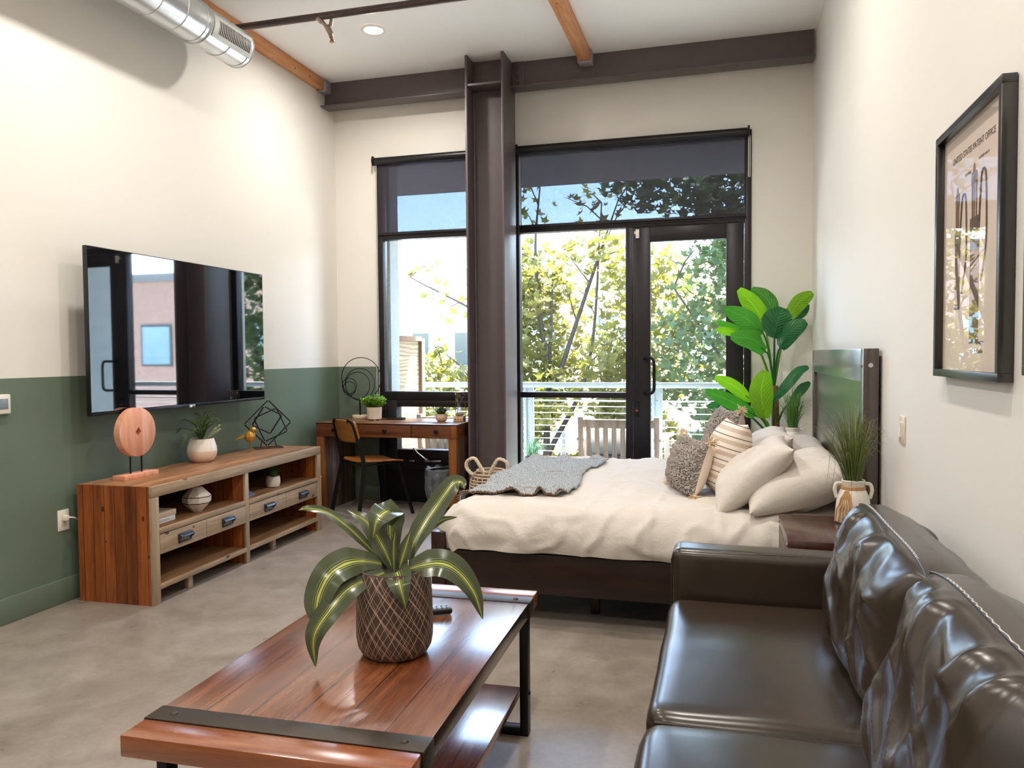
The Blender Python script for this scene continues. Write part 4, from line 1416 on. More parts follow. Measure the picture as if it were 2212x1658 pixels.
for x, y in ((-.655, 3.99), (-.655, 5.55)):
    b = MB(); b.box(x - .022, y - .022, 0, x + .022, y + .022, .16, .002); b.build('support_leg', M['dkwood_z'], T)
b = MB(); b.box(BX0 + .06, BY0 + .041, .20, BX1 - .001, BY1 - .041, .24); b.build('slat_deck', M['dkwood'], T, smooth_deg=0)
HY0, HY1 = 3.735, 5.83
b = MB()
b.box(BX1, HY0, 0, .655, HY0 + .07, 1.375, .004); b.box(BX1, HY1 - .07, 0, .655, HY1, 1.375, .004)
b.box(BX1, HY0 + .0705, 1.225, .655, HY1 - .0705, 1.375, .004)
b.build('headboard_frame', wood('dark_gloss_frame', ('#241512', '#33201a', '#402a22'), 'Z', None, .1, .18, spec=.7, coat=1.0, bump=.04, coat_rough=.3), T)
b = MB(); b.box(BX1 + .02, HY0 + .0705, .25, BX1 + .045, HY1 - .0705, 1.2245); b.build('headboard_planks', M['headpanel'], T, smooth_deg=0)
b = MB()
for y in (HY0 + .035, HY1 - .035):
    b.cyl((BX1 - .004, y, 1.30), (BX1, y, 1.30), .010, n=14)
b.cyl((.62, HY0 - .004, 1.30), (.62, HY0, 1.30), .010, n=14)
b.build('bolt_cap', M['chrome'], T)
b = MB(); b.rbox(BX0 + .09, BY0 + .05, .245, BX1 - .008, BY1 - .05, .545, .06, 3); b.build('mattress', M['white'], T)

# duvet: a sheet draped over the mattress
M['cotton'] = fabric('white_cotton', '#d3ccc4', 420, .85, .02, .45, .003, 1.3)
DX0, DX1, DY0, DY1, DR, DZ = -1.435, .585, 3.735, 5.785, .13, .588
def drape(px, py, lift=0.0):
    cx = max(DX0 + DR, px)
    cy = min(max(DY0 + DR, py), DY1 - DR)
    dx, dy = px - cx, py - cy
    e = hypot(dx, dy)
    if e < 1e-6:
        p = Vector((px, py, DZ)); nrm = Vector((0, 0, 1)); down = 0
    else:
        ux, uy = dx / e, dy / e
        e = min(e, .345)
        if e < DR * pi / 2:
            a = e / DR
            out, down = DR * sin(a), DR * (1 - cos(a))
            nrm = Vector((ux * sin(a), uy * sin(a), cos(a)))
        else:
            out, down = DR, DR + e - DR * pi / 2
            nrm = Vector((ux, uy, 0))
        p = Vector((cx + ux * out, cy + uy * out, DZ - down))
    wr = .012 * fbm((px * 1.1, py * 1.6, 1.3), 1.0, 3)
    cr = abs(noise.noise(Vector((px * 2.2 + py * .7, py * 3.0 - px * .8, 4.0))))
    wr += .013 * (1 - min(1, cr * 5)) * .8
    c2 = abs(noise.noise(Vector((px * 5 - py * 3, py * 6 + px * 2, 9.0))))
    wr += .009 * (1 - min(1, c2 * 4)) * (1.6 if down > .03 else .8)
    if down > .02:
        k = min(1, down / .15)
        wr += k * (.030 * sin(pi * min(1, down / .26)) + .006 * sin(px * 23 + 3 * fbm((px, py, 0), 2)) * k + .006 * noise.noise(Vector((px * 9, down * 14, 2))))
    for sx_ in (-.66, -.33, .0, .33):
        wr += .006 * math.exp(-((px - sx_ - .02 * sin(py * 3)) / .012) ** 2) * (1 if down < .2 else .6)
    return p + nrm * (wr + lift)
b = MB()
def duf(u, v):
    px = DX0 - .205 + (DX1 - DX0 + .205) * u
    py = DY0 - .165 + (DY1 - DY0 + .33) * v
    return drape(px, py)
b.grid(duf, 150, 170)
tag(b.build('duvet', M['cotton'], None, 80), 'white cotton duvet draped over the bed mattress', 'duvet')

def throwmat():
    t = NT('grey_woven_throw')
    v = t.obj()
    vv = t.obj((60, 16, 1), (0, 0, .5))
    n1 = t.noise(vv, 3.2, 3, .7, .6)
    n2 = t.noise(v, 3.0, 4)
    col = t.ramp(n1, [(.3, lin('#6b747d')), (.5, lin('#b4bbbf')), (.68, lin('#e2e2df'))])
    wf = t.noise(t.obj((.6, 7, 1)), 1.4, 3)
    col = t.mix(t.math('MULTIPLY', t.math('GREATER_THAN', wf, .64), .7), col, lin('#a88a74'))
    return t.done(t.pbsdf(col, .95, 0, .1, t.bump(t.math('ADD', n1, n2), 1.0, .012)))
M['throw'] = throwmat()
T = thing('throw_blanket', 'grey woven throw blanket with ruffled edges at the foot of the bed', 'blanket', (-1.1, 4.8, DZ))
def thf(u, v):
    # u along the bed, v across it
    px = -1.575 + (.735 + .03 * sin(v * 8)) * u + .03 * sin(v * 5 + 1) * (1 - u)
    py = 4.03 + 1.47 * v + .02 * sin(u * 9)
    edge = max(0, 1 - v / .04) + max(0, (v - .96) / .04) + max(0, 1 - u / .05)
    ruff = .0
    ed = max(0, 1 - v / .06)
    ruff += ed * .035 * max(0, sin(u * 26 + 2 * sin(u * 7))) 
    ed = max(0, (v - .94) / .06)
    ruff += ed * .022 * max(0, sin(u * 22 + 1))
    ruff += max(0, 1 - u / .06) * .022 * max(0, sin(v * 34))
    ruff += .010 * max(0, noise.noise(Vector((px * 3, py * 9, 0)))) + .004 * noise.noise(Vector((px * 20, py * 20, 3)))
    # long soft pleats across
    ruff += .012 * max(0, sin(py * 11 + 2 * noise.noise(Vector((px * 2, py, 1))))) ** 6
    return drape(px, py, .014 + ruff)
b = MB(); b.grid(thf, 70, 130); b.build('woven_cloth', M['throw'], T, 80, True, .010)
b = MB()
rr = random.Random(12)
M['brownyarn'] = plain('brown_yarn_edge', '#7d6252', .95, var=.4, nscale=60)
for k in range(190):
    u = (k + .5) / 190
    p = Vector(thf(u, 0)); q = p + Vector((rr.uniform(-.006, .006), -.012, rr.uniform(-.006, .010)))
    b.tube([p - Vector((0, 0, .004)), q], [.005, .003], 5)
b.build('dark_fringe', M['brownyarn'], T, 0, True)
b = MB()
for k in range(150):
    v = (k + .5) / 150
    p = Vector(thf(0, v)); q = p + Vector((-.012, rr.uniform(-.008, .008), -.010))
    b.tube([p, q], [.005, .003], 5)
    p = Vector(thf((k + .5) / 150, 1)); q = p + Vector((rr.uniform(-.006, .006), .014, rr.uniform(-.004, .012)))
    b.tube([p, q], [.005, .003], 5)
b.build('pale_fringe', plain('pale_yarn_edge', '#cdb9a6', .95, var=.2, nscale=60), T, 0, True)

# ---- pillows
def pillow(b, W, H, TH, seed=0, wr=.012, n=40, pinch=.10, pw=.5, cen=0.0):
    rings = {}
    def P(u, v, s_):
        k = 1 - pinch * (1 - abs(v) ** 2.0) * abs(u) ** 3
        j = 1 - pinch * (1 - abs(u) ** 2.0) * abs(v) ** 3
        x, y = W / 2 * u * k, H / 2 * v * j
        t = max(0, (1 - abs(u) ** 2.6)) ** pw * max(0, (1 - abs(v) ** 2.6)) ** pw
        z = s_ * TH / 2 * t * (1 + cen * v)
        q = Vector((x * 3.2 + seed, y * 3.2, s_ * 2 + seed))
        rid = 1 - min(1, abs(noise.noise(Vector((x * 5 + seed, y * 3, s_))) * 3.5))
        z += s_ * t * (wr * noise.noise(q) + wr * .8 * rid)
        y += wr * .6 * noise.noise(q + Vector((5, 5, 5))) * t
        return (x, y, z)
    g = [[[None, None] for _ in range(n + 1)] for _ in range(n + 1)]
    for i in range(n + 1):
        for j in range(n + 1):
            u, v = -1 + 2 * i / n, -1 + 2 * j / n
            u = math.copysign(abs(u) ** .75, u); v = math.copysign(abs(v) ** .75, v)
            edge = i in (0, n) or j in (0, n)
            a = b.bm.verts.new(P(u, v, 1))
            g[i][j] = [a, a if edge else b.bm.verts.new(P(u, v, -1))]
    for i in range(n):
        for j in range(n):
            for s_ in (0, 1):
                q = [g[i][j][s_], g[i + 1][j][s_], g[i + 1][j + 1][s_], g[i][j + 1][s_]]
                if s_:
                    q.reverse()
                try:
                    b.bm.faces.new(q)
                except ValueError:
                    pass
def lean(t, psi=0.0, roll=0.0):
    """local z faces the foot of the bed, local y up, tilted back by t"""
    m = Matrix(((0, sin(t), -cos(t)), (-1, 0, 0), (0, cos(t), sin(t))))
    return (Matrix.Rotation(psi, 3, 'Z') @ m @ Matrix.Rotation(roll, 3, 'Z')).to_euler()
def put(o, loc, eul):
    o.location = loc
    o.rotation_euler = eul
    return o
def big_pillow(label, loc, eul, W, H, TH, seed, wr=.030):
    b = MB(); pillow(b, W, H, TH, seed, wr, 44, .07, .5)
    return put(tag(b.build('bed_pillow', M['cotton'], None, 80), label, 'pillow', 'white bed pillows'), loc, eul)
big_pillow('plump white pillow lying against the headboard behind the nightstand', (.335, 4.13, .705), lean(radians(66)), .72, .50, .23, 3)
big_pillow('white pillow leaning behind the striped cushion on the near side', (.135, 4.16, .742), lean(radians(47)), .66, .48, .19, 11)
big_pillow('white pillow against the headboard on the window side', (.37, 5.12, .685), lean(radians(72)), .72, .50, .20, 23)
big_pillow('white pillow propped up behind the cushions on the window side', (.19, 5.14, .72), lean(radians(54)), .70, .48, .19, 31)

def stripemat():
    t = NT('cream_striped_linen')
    tc = t.n('TexCoord'); sx = t.n('SeparateXYZ'); t.set(sx, 0, tc.outputs['Object'])
    y = t.math('ADD', sx.outputs[1], t.math('MULTIPLY', sx.outputs[0], .0))
    f = t.math('FRACT', t.math('DIVIDE', t.math('ADD', y, 1), .066))
    ln = t.math('LESS_THAN', f, .06)
    bd = t.math('MULTIPLY', t.math('GREATER_THAN', f, .40), t.math('LESS_THAN', f, .74))
    v = t.obj()
    hat = t.noise(t.obj((30, 220, 30)), 2, 2)
    bd = t.math('MULTIPLY', bd, t.math('ADD', t.math('MULTIPLY', hat, .5), .25))
    col = t.mix(bd, lin('#e7dccf'), lin('#a08468'))
    col = t.mix(ln, col, lin('#43363a'))
    return t.done(t.pbsdf(col, .9, 0, .15, t.bump(t.noise(v, 16, 5, .6, .6), .3, .01)))
def shaggy(name):
    t = NT(name)
    tc = t.n('TexCoord'); sx = t.n('SeparateXYZ'); t.set(sx, 0, tc.outputs['Object'])
    front = t.math('GREATER_THAN', sx.outputs[2], .002)
    v = t.obj((1, 1, 1))
    wv = t.n('TexWave', wave_type='BANDS', bands_direction='DIAGONAL')
    t.set(wv, 'Vector', v)
    wv.inputs['Scale'].default_value = 30
    wv.inputs['Distortion'].default_value = 9
    wv.inputs['Detail'].default_value = 3
    col = t.ramp(wv.outputs[0], [(.2, lin('#9c928d')), (.6, lin('#b0a7a1')), (.9, lin('#c2bab2'))])
    col = t.mix(front, lin('#e6d8c8'), col)
    return t.done(t.pbsdf(col, .95, 0, .1, t.bump(t.math('MULTIPLY', wv.outputs[0], front), 1.0, .012)))
M['shag'] = shaggy('grey_shaggy_weave')
M['tassel'] = plain('cream_tassel_yarn', '#d9c3a8', .95, var=.15, nscale=80)
def cushion(label, loc, eul, W, H, TH, mat, seed, tassels):
    T = thing('throw_cushion', label, 'cushion', loc, group='throw cushions in front of the bed pillows')
    T.rotation_euler = eul
    b = MB(); pillow(b, W, H, TH, seed, .010, 40, .08, .55); b.build('cover', mat, T, 80)
    if mat == M['shag']:
        b = MB()
        rq = random.Random(seed)
        for k in range(900):
            u, v = rq.uniform(-.95, .95), rq.uniform(-.95, .95)
            t = max(0, (1 - abs(u) ** 2.6)) ** .55 * max(0, (1 - abs(v) ** 2.6)) ** .55
            p = Vector((W / 2 * u * .97, H / 2 * v * .97, TH / 2 * t + .002))
            d = Vector((.016 * (1 if sin(v * 14) > 0 else -1), rq.uniform(-.012, -.004), .004))
            b.tube([p, p + d * .5 + Vector((0, 0, .006)), p + d], [.0035, .0032, .002], 4)
        b.build('loop_pile', plain('grey_loop_yarn', '#aaa19b', .95, var=.3, nscale=30), T, 0)['kind'] = 'stuff'
    for (sx_, sy_) in tassels:
        b = MB()
        rq = random.Random(seed + sx_ * 3 + sy_)
        c = Vector((sx_ * W / 2 * .97, sy_ * H / 2 * .97, 0))
        for k in range(40):
            d = Vector((sx_ * rq.uniform(.1, 1), sy_ * rq.uniform(-.6, 1), rq.uniform(-.8, .8))).normalized() * rq.uniform(.025, .05)
            b.tube([c, c + d * .6, c + d + Vector((rq.uniform(-.01, .01), 0, rq.uniform(-.01, .01)))], [.004, .0035, .002], 5)
        b.ball(c, .016, 10, 8)
        b.build('tassel', M['tassel'], T, 0)
    return T
cushion('striped cream cushion standing between the grey cushions and pillows', (.005, 4.40, .785), lean(radians(16), radians(14)), .44, .42, .20, stripemat(), 41, ())
cushion('small shaggy grey cushion with tassels, nearest the foot of the bed', (-.195, 4.40, .742), lean(radians(17), radians(20)), .46, .31, .17, M['shag'], 52, ((1, 1), (1, -1), (-1, 1), (-1, -1)))
cushion('tall shaggy grey cushion standing behind the striped one', (-.02, 4.98, .80), lean(radians(14), radians(16)), .46, .45, .19, M['shag'], 63, ((1, 1),))

# ================================================================== nightstands, vases
def nightstand(y0, y1, label):
    T = thing('nightstand', label, 'nightstand', (.234, y0, 0), group='dark wood nightstands')
    d = y1 - y0
    w_ = .415
    b = MB(); b.box(0, 0, .585, w_, d, .63, .003); b.build('top', wood('espresso_top', ('#2c1a15', '#452a22', '#553529'), 'Y', 'X', .09, .22, spec=.6, grain=.8, bump=.08, pvar=.06, gap=.004, off=.02), T)
    b = MB(); b.box(.02, .0, .08, w_, .02, .5845, .002); b.box(.02, d - .02, .08, w_, d, .5845, .002); b.box(w_ - .02, .02, .08, w_, d - .02, .5845); b.box(.02, .02, .08, w_ - .02, d - .02, .10); b.build('carcass', M['dkwood_z'], T)
    b = MB()
    for x in (0.02, w_ - .045):
        for y in (0, d - .045):
            b.box(x, y, 0, x + .045, y + .045, .0795, .002)
    b.build('foot', M['dkwood_z'], T)
    for z0, z1 in ((.34, .58), (.105, .335)):
        b = MB(); b.box(0, .006, z0, .0195, d - .006, z1, .002); dr = b.build('drawer', M['dkwood_z'], T)
        b = MB(); b.cyl((-.02, d / 2, (z0 + z1) / 2), (0, d / 2, (z0 + z1) / 2), .012, n=14); b.build('knob', M['chrome'], dr)
    b = MB()
    for y in (.035, d - .035):
        b.cyl((-.003, y, .606), (0, y, .606), .007, n=12)
    b.cyl((.03, -.003, .606), (.03, 0, .606), .007, n=12)
    b.build('stud', M['chrome'], T)
    return T
nightstand(3.155, 3.68, 'dark wood nightstand behind the sofa arm')
nightstand(5.84, 6.22, 'dark wood nightstand in the corner under the smaller grass vase')
def vase_pot(T):
    b = MB()
    b.lathe([(.066, 0), (.071, .006), (.071, .05), (.066, .10), (.054, .135), (.045, .148), (.043, .155), (.046, .160), (.046, .176), (.048, .180), (.046, .184), (.041, .182), (.040, .15)], n=40)
    b.build('jar', M['ceramic'], T)
    for s_ in (-1, 1):
        b = MB(); b.tube(smooth([Vector((s_ * .044, 0, .168)), Vector((s_ * .066, 0, .165)), Vector((s_ * .074, 0, .14)), Vector((s_ * .066, 0, .105))], 14), .008, 8); b.build('handle', M['ceramic'], T)
    T['z0'] = .175
M['grass3'] = leafmat('dry_green_grass', '#4d5f30', '#8b935a', .45, .25)
V1 = grassy('grass_vase', 'tall wispy grass in a white jug with rope on the near nightstand', (.528, 3.565, .6305), 250, .44, .27, .03, M['grass3'], 'plant', vase_pot, 15, .45, .0038, 'white jugs of ornamental grass', 1.25, .42)
b = MB()
for k in range(3):
    b.tube([(.0475 * cos(2 * pi * j / 32), .0475 * sin(2 * pi * j / 32), .146 + k * .004) for j in range(32)], .003, 6, True)
for k in range(6):
    o_ = .006 * (k - 2.5)
    P = smooth([Vector((.0, -.047, .146)), Vector((o_, -.058, .12)), Vector((o_ * 2.2, -.074, .06)), Vector((o_ * 2.6, -.078, .01))], 14)
    b.tube([p + Vector((.0015 * sin(i * 1.8), .0015 * cos(i * 1.8), 0)) for i, p in enumerate(P)], .0038, 6)
m_ = b
rp = b.build('rope_tie', M['rope'], V1); rp.rotation_euler = (0, 0, radians(-35))
b = MB()
for k in range(6):
    a = k * 2.4 + 3.6
    L_ = .17 + .13 * ((k * 7) % 5) / 5
    cx_ = cos(a) * (.42 if cos(a) > 0 else 1)
    b.leaf([(.02 * cos(a), .02 * sin(a), .17), (.10 * cx_, .10 * sin(a), .17 + L_ * .8), (.19 * cx_ * L_ * 2.7, .19 * sin(a) * L_ * 2.7, .16 + L_ * .55), (.215 * cx_ * L_ * 3, .215 * sin(a) * L_ * 3, .10)], .0028, None, .2, 12, 0, .2)
b.build('stray_blades', M['grass2'], V1, 0)['kind'] = 'stuff'
V2 = grassy('grass_vase', 'shorter grass in a white jug on the far corner nightstand', (.475, 5.98, .6305), 170, .40, .20, .03, leafmat('fresh_grass', '#37702a', '#79a64a', .4, .25), 'plant', vase_pot, 27, .5, .005, 'white jugs of ornamental grass')

# ================================================================== banana plant
M['banana'] = leafmat('banana_leaf', '#2f7d22', '#5aa83a', .32, .40, vein=.35)
M['banana_y'] = leafmat('young_banana_leaf', '#69a81c', '#9ad02c', .32, .45, vein=.35)
M['banana_d'] = leafmat('deep_banana_leaf', '#1f5a32', '#35804a', .28, .25, vein=.35)
T = thing('banana_plant', 'tall potted banana plant with broad green leaves in the corner', 'plant', (.385, 6.40, 0))
cyl_pot(.12, .30, plain('dark_grey_planter', '#3c3a3a', .6), .12)(T)
K = 6.33 / 1672.6 / 4.875
def bp(x, y, d=0.0):
    """photo-crop point -> local metres around the stem, d = toward the camera"""
    s_ = (6.33 - d) / 6.33
    wx = .388 + (x - 735) * K * s_
    wz = 1.36 + (1.362 - 1.36) * s_ + (779 - y) * K * s_
    return (wx - .385 + (wx - .385) * 0, -d + .06 * 0, wz)
b = MB()
b.tube([(.0, 0, .26), (.0, 0, .6), (-.01, 0, .95), (-.015, 0, 1.1)], [.035, .032, .03, .028], 12)
b.build('trunk', plain('fibrous_brown_trunk', '#7a5a3c', .9, var=.4, nscale=20, bump=.6, bscale=40, bdist=.01), T)
LV = [  # midrib points (x, y, depth), width, material
    ([(600, 490, .02), (520, 330, .06), (352, 135, .14)], .125, 'banana_y'),
    ([(720, 400, -.10), (640, 240, -.12), (500, 130, -.14)], .115, 'banana'),
    ([(590, 585, .10), (430, 440, .18), (200, 330, .26)], .125, 'banana'),
    ([(610, 770, .16), (480, 650, .26), (255, 615, .36)], .125, 'banana'),
    ([(690, 640, .20), (710, 480, .30), (765, 335, .33)], .19, 'banana_d'),
    ([(745, 735, .20), (810, 590, .30), (980, 475, .36)], .125, 'banana_d'),
    ([(840, 440, .02), (930, 290, .05), (1060, 190, .10)], .10, 'banana_y'),
    ([(850, 470, -.05), (960, 370, -.06), (1030, 300, -.06)], .085, 'banana_d'),
    ([(420, 560, .0), (280, 510, .05), (130, 460, .12)], .05, 'banana'),
    ([(420, 590, .02), (260, 560, .10), (125, 540, .16)], .06, 'banana_y'),
    ([(600, 1450, .16), (565, 1180, .24), (605, 965, .26)], .145, 'banana_y'),
    ([(490, 1270, .0), (310, 1120, .06), (120, 1030, .12)], .085, 'banana_y'),
    ([(515, 1420, .12), (290, 1290, .22), (15, 1170, .32)], .10, 'banana'),
    ([(260, 1330, -.02), (150, 1310, .0), (50, 1340, .02)], .05, 'banana_d'),
    ([(690, 1260, .22), (800, 1120, .26), (930, 965, .22), (1020, 928, .18)], .065, 'banana_d'),
    ([(860, 1290, .12), (960, 1150, .12), (1040, 1080, .10)], .06, 'banana_d'),
]
for i, (mid, wd, mt) in enumerate(LV):
    b = MB()
    P = [Vector(bp(*p)) for p in mid]
    P = [Vector((min(p.x, .262), min(p.y, .22), p.z)) for p in P]
    d = (P[-1] - P[0]).normalized()
    side = d.cross(Vector((0, -1, .25))).normalized()
    b.leaf(P, wd * 1.22, side, -.22, 22, .005, .03, lambda f: max(.03, (sin(pi * min(1, f * .86 + .10)) ** .62)))
    foot = Vector((.0 + .02 * ((i * 5) % 5 - 2) / 2, 0, 1.08)) if i < 10 else Vector((-.02, .02, .42 + .02 * i))
    mid_ = foot.lerp(P[0], .55) + Vector((0, 0, .08 if i < 10 else .05))
    pet = smooth([foot, mid_, P[0], P[0].lerp(P[1], .35)], 16)
    b.tube(pet, [.010 - .0004 * k for k in range(17)], 7)
    o = b.build('leaf', M[mt], T, 60)

# ================================================================== right wall
T = thing('light_switch', 'white wall switch on the right wall behind the headboard', 'switch', (XR, 3.308, 1.055))
b = MB(); b.box(-.006, -.047, -.055, 0, .047, .055, .003); b.build('cover_plate', plain('cream_plate', '#e3d4c3', .4), T)
b = MB(); b.prism([(-.005, -.03), (-.005, .03), (-.016, .03), (-.006, -.03)], 'Y', -.03, -.008); b.prism([(-.005, -.03), (-.005, .03), (-.006, .03), (-.013, -.03)], 'Y', .008, .03); b.build('rocker', M['white2'], T, 0)
T = thing('blank_wall_plate', 'flat white wall plate behind the banana plant', 'wall plate', (.49, YB, 1.14))
b = MB(); b.box(-.045, -.006, -.065, .045, 0, .065, .003); b.build('cover_plate', M['white'], T)

M['picglass'] = glassmat('picture_glass', (1, 1, 1, 1), .5)
M['pframe'] = plain('black_picture_frame', '#14110f', .28, .0, 1.0)
def picture(y0, y1, z0, z1, label):
    T = thing('framed_print', label, 'picture', (XR - .002, (y0 + y1) / 2, (z0 + z1) / 2), group='framed prints on the right wall')
    w_, h_ = (y1 - y0) / 2, (z1 - z0) / 2
    b = MB()
    f = .022
    for a in ((-w_, -h_, w_, -h_ + f), (-w_, h_ - f, w_, h_), (-w_, -h_ + f, -w_ + f, h_ - f), (w_ - f, -h_ + f, w_, h_ - f)):
        b.box(-.034, a[0], a[1], 0, a[2], a[3], .0015)
    b.build('frame', M['pframe'], T)
    b = MB(); b.box(-.012, -w_ + f, -h_ + f, -.006, w_ - f, h_ - f); pr = b.build('print', plain('aged_paper', '#ecdccf', .8, var=.08, nscale=5), T, smooth_deg=0)
    b = MB(); b.box(-.020, -w_ + f, -h_ + f, -.018, w_ - f, h_ - f); b.build('glazing', M['picglass'], T, smooth_deg=0)
    return T, pr, w_, h_
T, pr, w_, h_ = picture(2.112, 2.716, 1.283, 2.019, 'framed vintage golf bag patent print high on the right wall')
ink = plain('brown_ink', '#6f5a4c', .8)
ink2 = plain('sepia_wash', '#6f5545', .8, var=.35, nscale=18)
ink3 = plain('faded_ink', '#8d7767', .8)
def ptext(s_, size, y, z, mat):
    o = text(s_, size, mat, 'print_lettering', pr, .0002)
    o.rotation_euler = (radians(90), 0, radians(-90)); o.location = (-.0125, y, z)
ptext('UNITED STATES PATENT OFFICE', .026, 0, .268, ink)
ptext('PATENTED AUG 23', .010, -.10, .225, ink3)
ptext('GOLF BAG', .012, .04, .205, ink3)
def P2(pts, mat, x=-.0124, name='golf_bag_drawing'):
    b = MB(); b.prism(pts, 'X', x - .0003, x); b.build(name, mat, pr, 0)
# (y grows away from the camera, i.e. to the left on the print)
def bag(yc, zb, zt, wb, wt, hd, mat):
    P2([(yc - wb, zb), (yc + wb, zb), (yc + wt, zt), (yc - wt, zt)], mat)
    P2([(yc - wt - .004, zt - .035), (yc + wt + .004, zt - .035), (yc + wt + .004, zt), (yc - wt - .004, zt)], ink, -.0128)
    b = MB()
    for k, dy in enumerate((-.4, .1, .5)):
        t_ = zt + hd * (.75 + .2 * (k % 2))
        b.tube([(-.0128, yc + wt * dy, zt - .01), (-.0128, yc + wt * (dy + .1), t_)], .0025, 6)
        b.ball((-.0128, yc + wt * (dy + .15), t_ + .015), (.0015, .010, .024), 10, 6)
    b.build('club_drawing', ink3, pr, 0)
    b = MB(); b.tube(smooth([Vector((-.0128, yc - wt, zt - .02)), Vector((-.0128, yc - wt - .015, zt + hd * .8)), Vector((-.0128, yc - wt - .035, zt + hd)), Vector((-.0128, yc - wt - .055, zt + hd * .7)), Vector((-.0128, yc - wt - .06, zt - .08)), Vector((-.0128, yc - wt - .02, zt - .18))], 24), .003, 6); b.build('strap_drawing', ink, pr, 0)
bag(-.03, -.27, .075, .040, .040, .115, ink2)
bag(.13, -.17, .055, .026, .026, .10, ink2)
ptext('Inventor', .018, -.085, -.268, ink)
ptext('A. Caddie', .018, -.075, -.292, ink)
# the frame next to it shows only its near edge
picture(1.36, 1.955, 1.305, 2.02, 'second black picture frame at the right edge of view')
# ================================================================== sofa
def leather(name, h):
    t = NT(name)
    v = t.obj()
    n1 = t.noise(v, 5, 2, .5)
    col = t.mix(n1, lin(h, .85), lin(h, 1.2))
    rg = .27
    return t.done(t.pbsdf(col, rg, 0, .62))
M['leather'] = leather('dark_brown_leather', '#31271e')
M['stitch'] = plain('pale_stitching', '#cfc6ba', .7)
M['piping'] = plain('dark_leather_piping', '#2d2219', .35)
T = thing('leather_sofa', 'dark brown leather sofa along the right wall', 'sofa', (0, 0, 0))
SX0, SX1 = -.20, .655
b = MB(); b.rbox(SX0 + .035, .80, .06, SX1 - .005, 2.945, .275, .02, 4); b.build('base', M['leather'], T)
def soft(c, h, r, ay, seed, sag=.008):
    def fn(p, n):
        d = .006 * noise.noise(Vector((p.x * 4 + seed, p.y * 4, p.z * 4)))
        crown = 0
        if n.z > .5 or p.z > c[2]:
            crown = .022 * max(0, 1 - ((p.x - c[0]) / h[0]) ** 2) * max(0, 1 - ((p.y - c[1]) / h[1]) ** 2)
        q = p + n * d
        q.z += crown
        # rounded-over front corners
        if p.x < c[0] - h[0] * .7:
            k = max(0, abs(p.y - c[1]) / h[1] - .86) / .14
            q.x += .03 * k * k
        return q
    return fn
for y0, y1, sd in ((1.935, 2.925, 1), (.935, 1.930, 7)):
    c = ((SX0 + .46) / 2, (y0 + y1) / 2, .37); h = ((.46 - SX0) / 2, (y1 - y0) / 2, .09)
    b = MB(); b.rbox(SX0, y0, .277, .46, y1, .452, .045, (14, 18, 3), soft(c, h, .045, 0, sd)); b.build('seat_cushion', M['leather'], T, 80)
b = MB()
for yy in (1.9325,):
    P = [Vector((SX0 + .03 + .62 * k / 40, yy, .436)) for k in range(41)]
    b.tube(P, .0045, 6)
b.build('seam_piping', M['piping'], T)
# far arm
def armfn(p, n):
    return p + n * (.004 * noise.noise(p * 6)) + Vector((0, 0, -.010 * (p.z > .5) * max(0, p.x)))
b = MB(); b.rbox(SX0 + .004, 2.95, .06, SX1 - .005, 3.115, .622, .035, (10, 4, 8), armfn); b.build('armrest', M['leather'], T, 80)
b = MB(); b.rbox(SX0 + .004, .765, .06, SX1 - .005, .93, .622, .035, (10, 4, 8), armfn); b.build('armrest', M['leather'], T, 80)
b = MB(); b.tube([(SX0 + .004, 2.962, .1), (SX0 + .004, 2.962, .58), (SX0 + .012, 2.968, .605), (SX0 + .06, 2.972, .618), (SX1 - .1, 2.972, .612)], .003, 6); b.build('arm_seam', M['piping'], T)
b = MB(); b.rbox(.535, .94, .277, SX1 - .005, 2.94, .64, .03, (3, 12, 6)); b.build('back_frame', M['leather'], T, 80)
b = MB()
for x in (SX0 + .08, SX1 - .08):
    for y in (.85, 3.0):
        b.cyl((x, y, 0), (x, y, .065), .022, .028, 16)
b.build('foot', M['blackpl'], T)

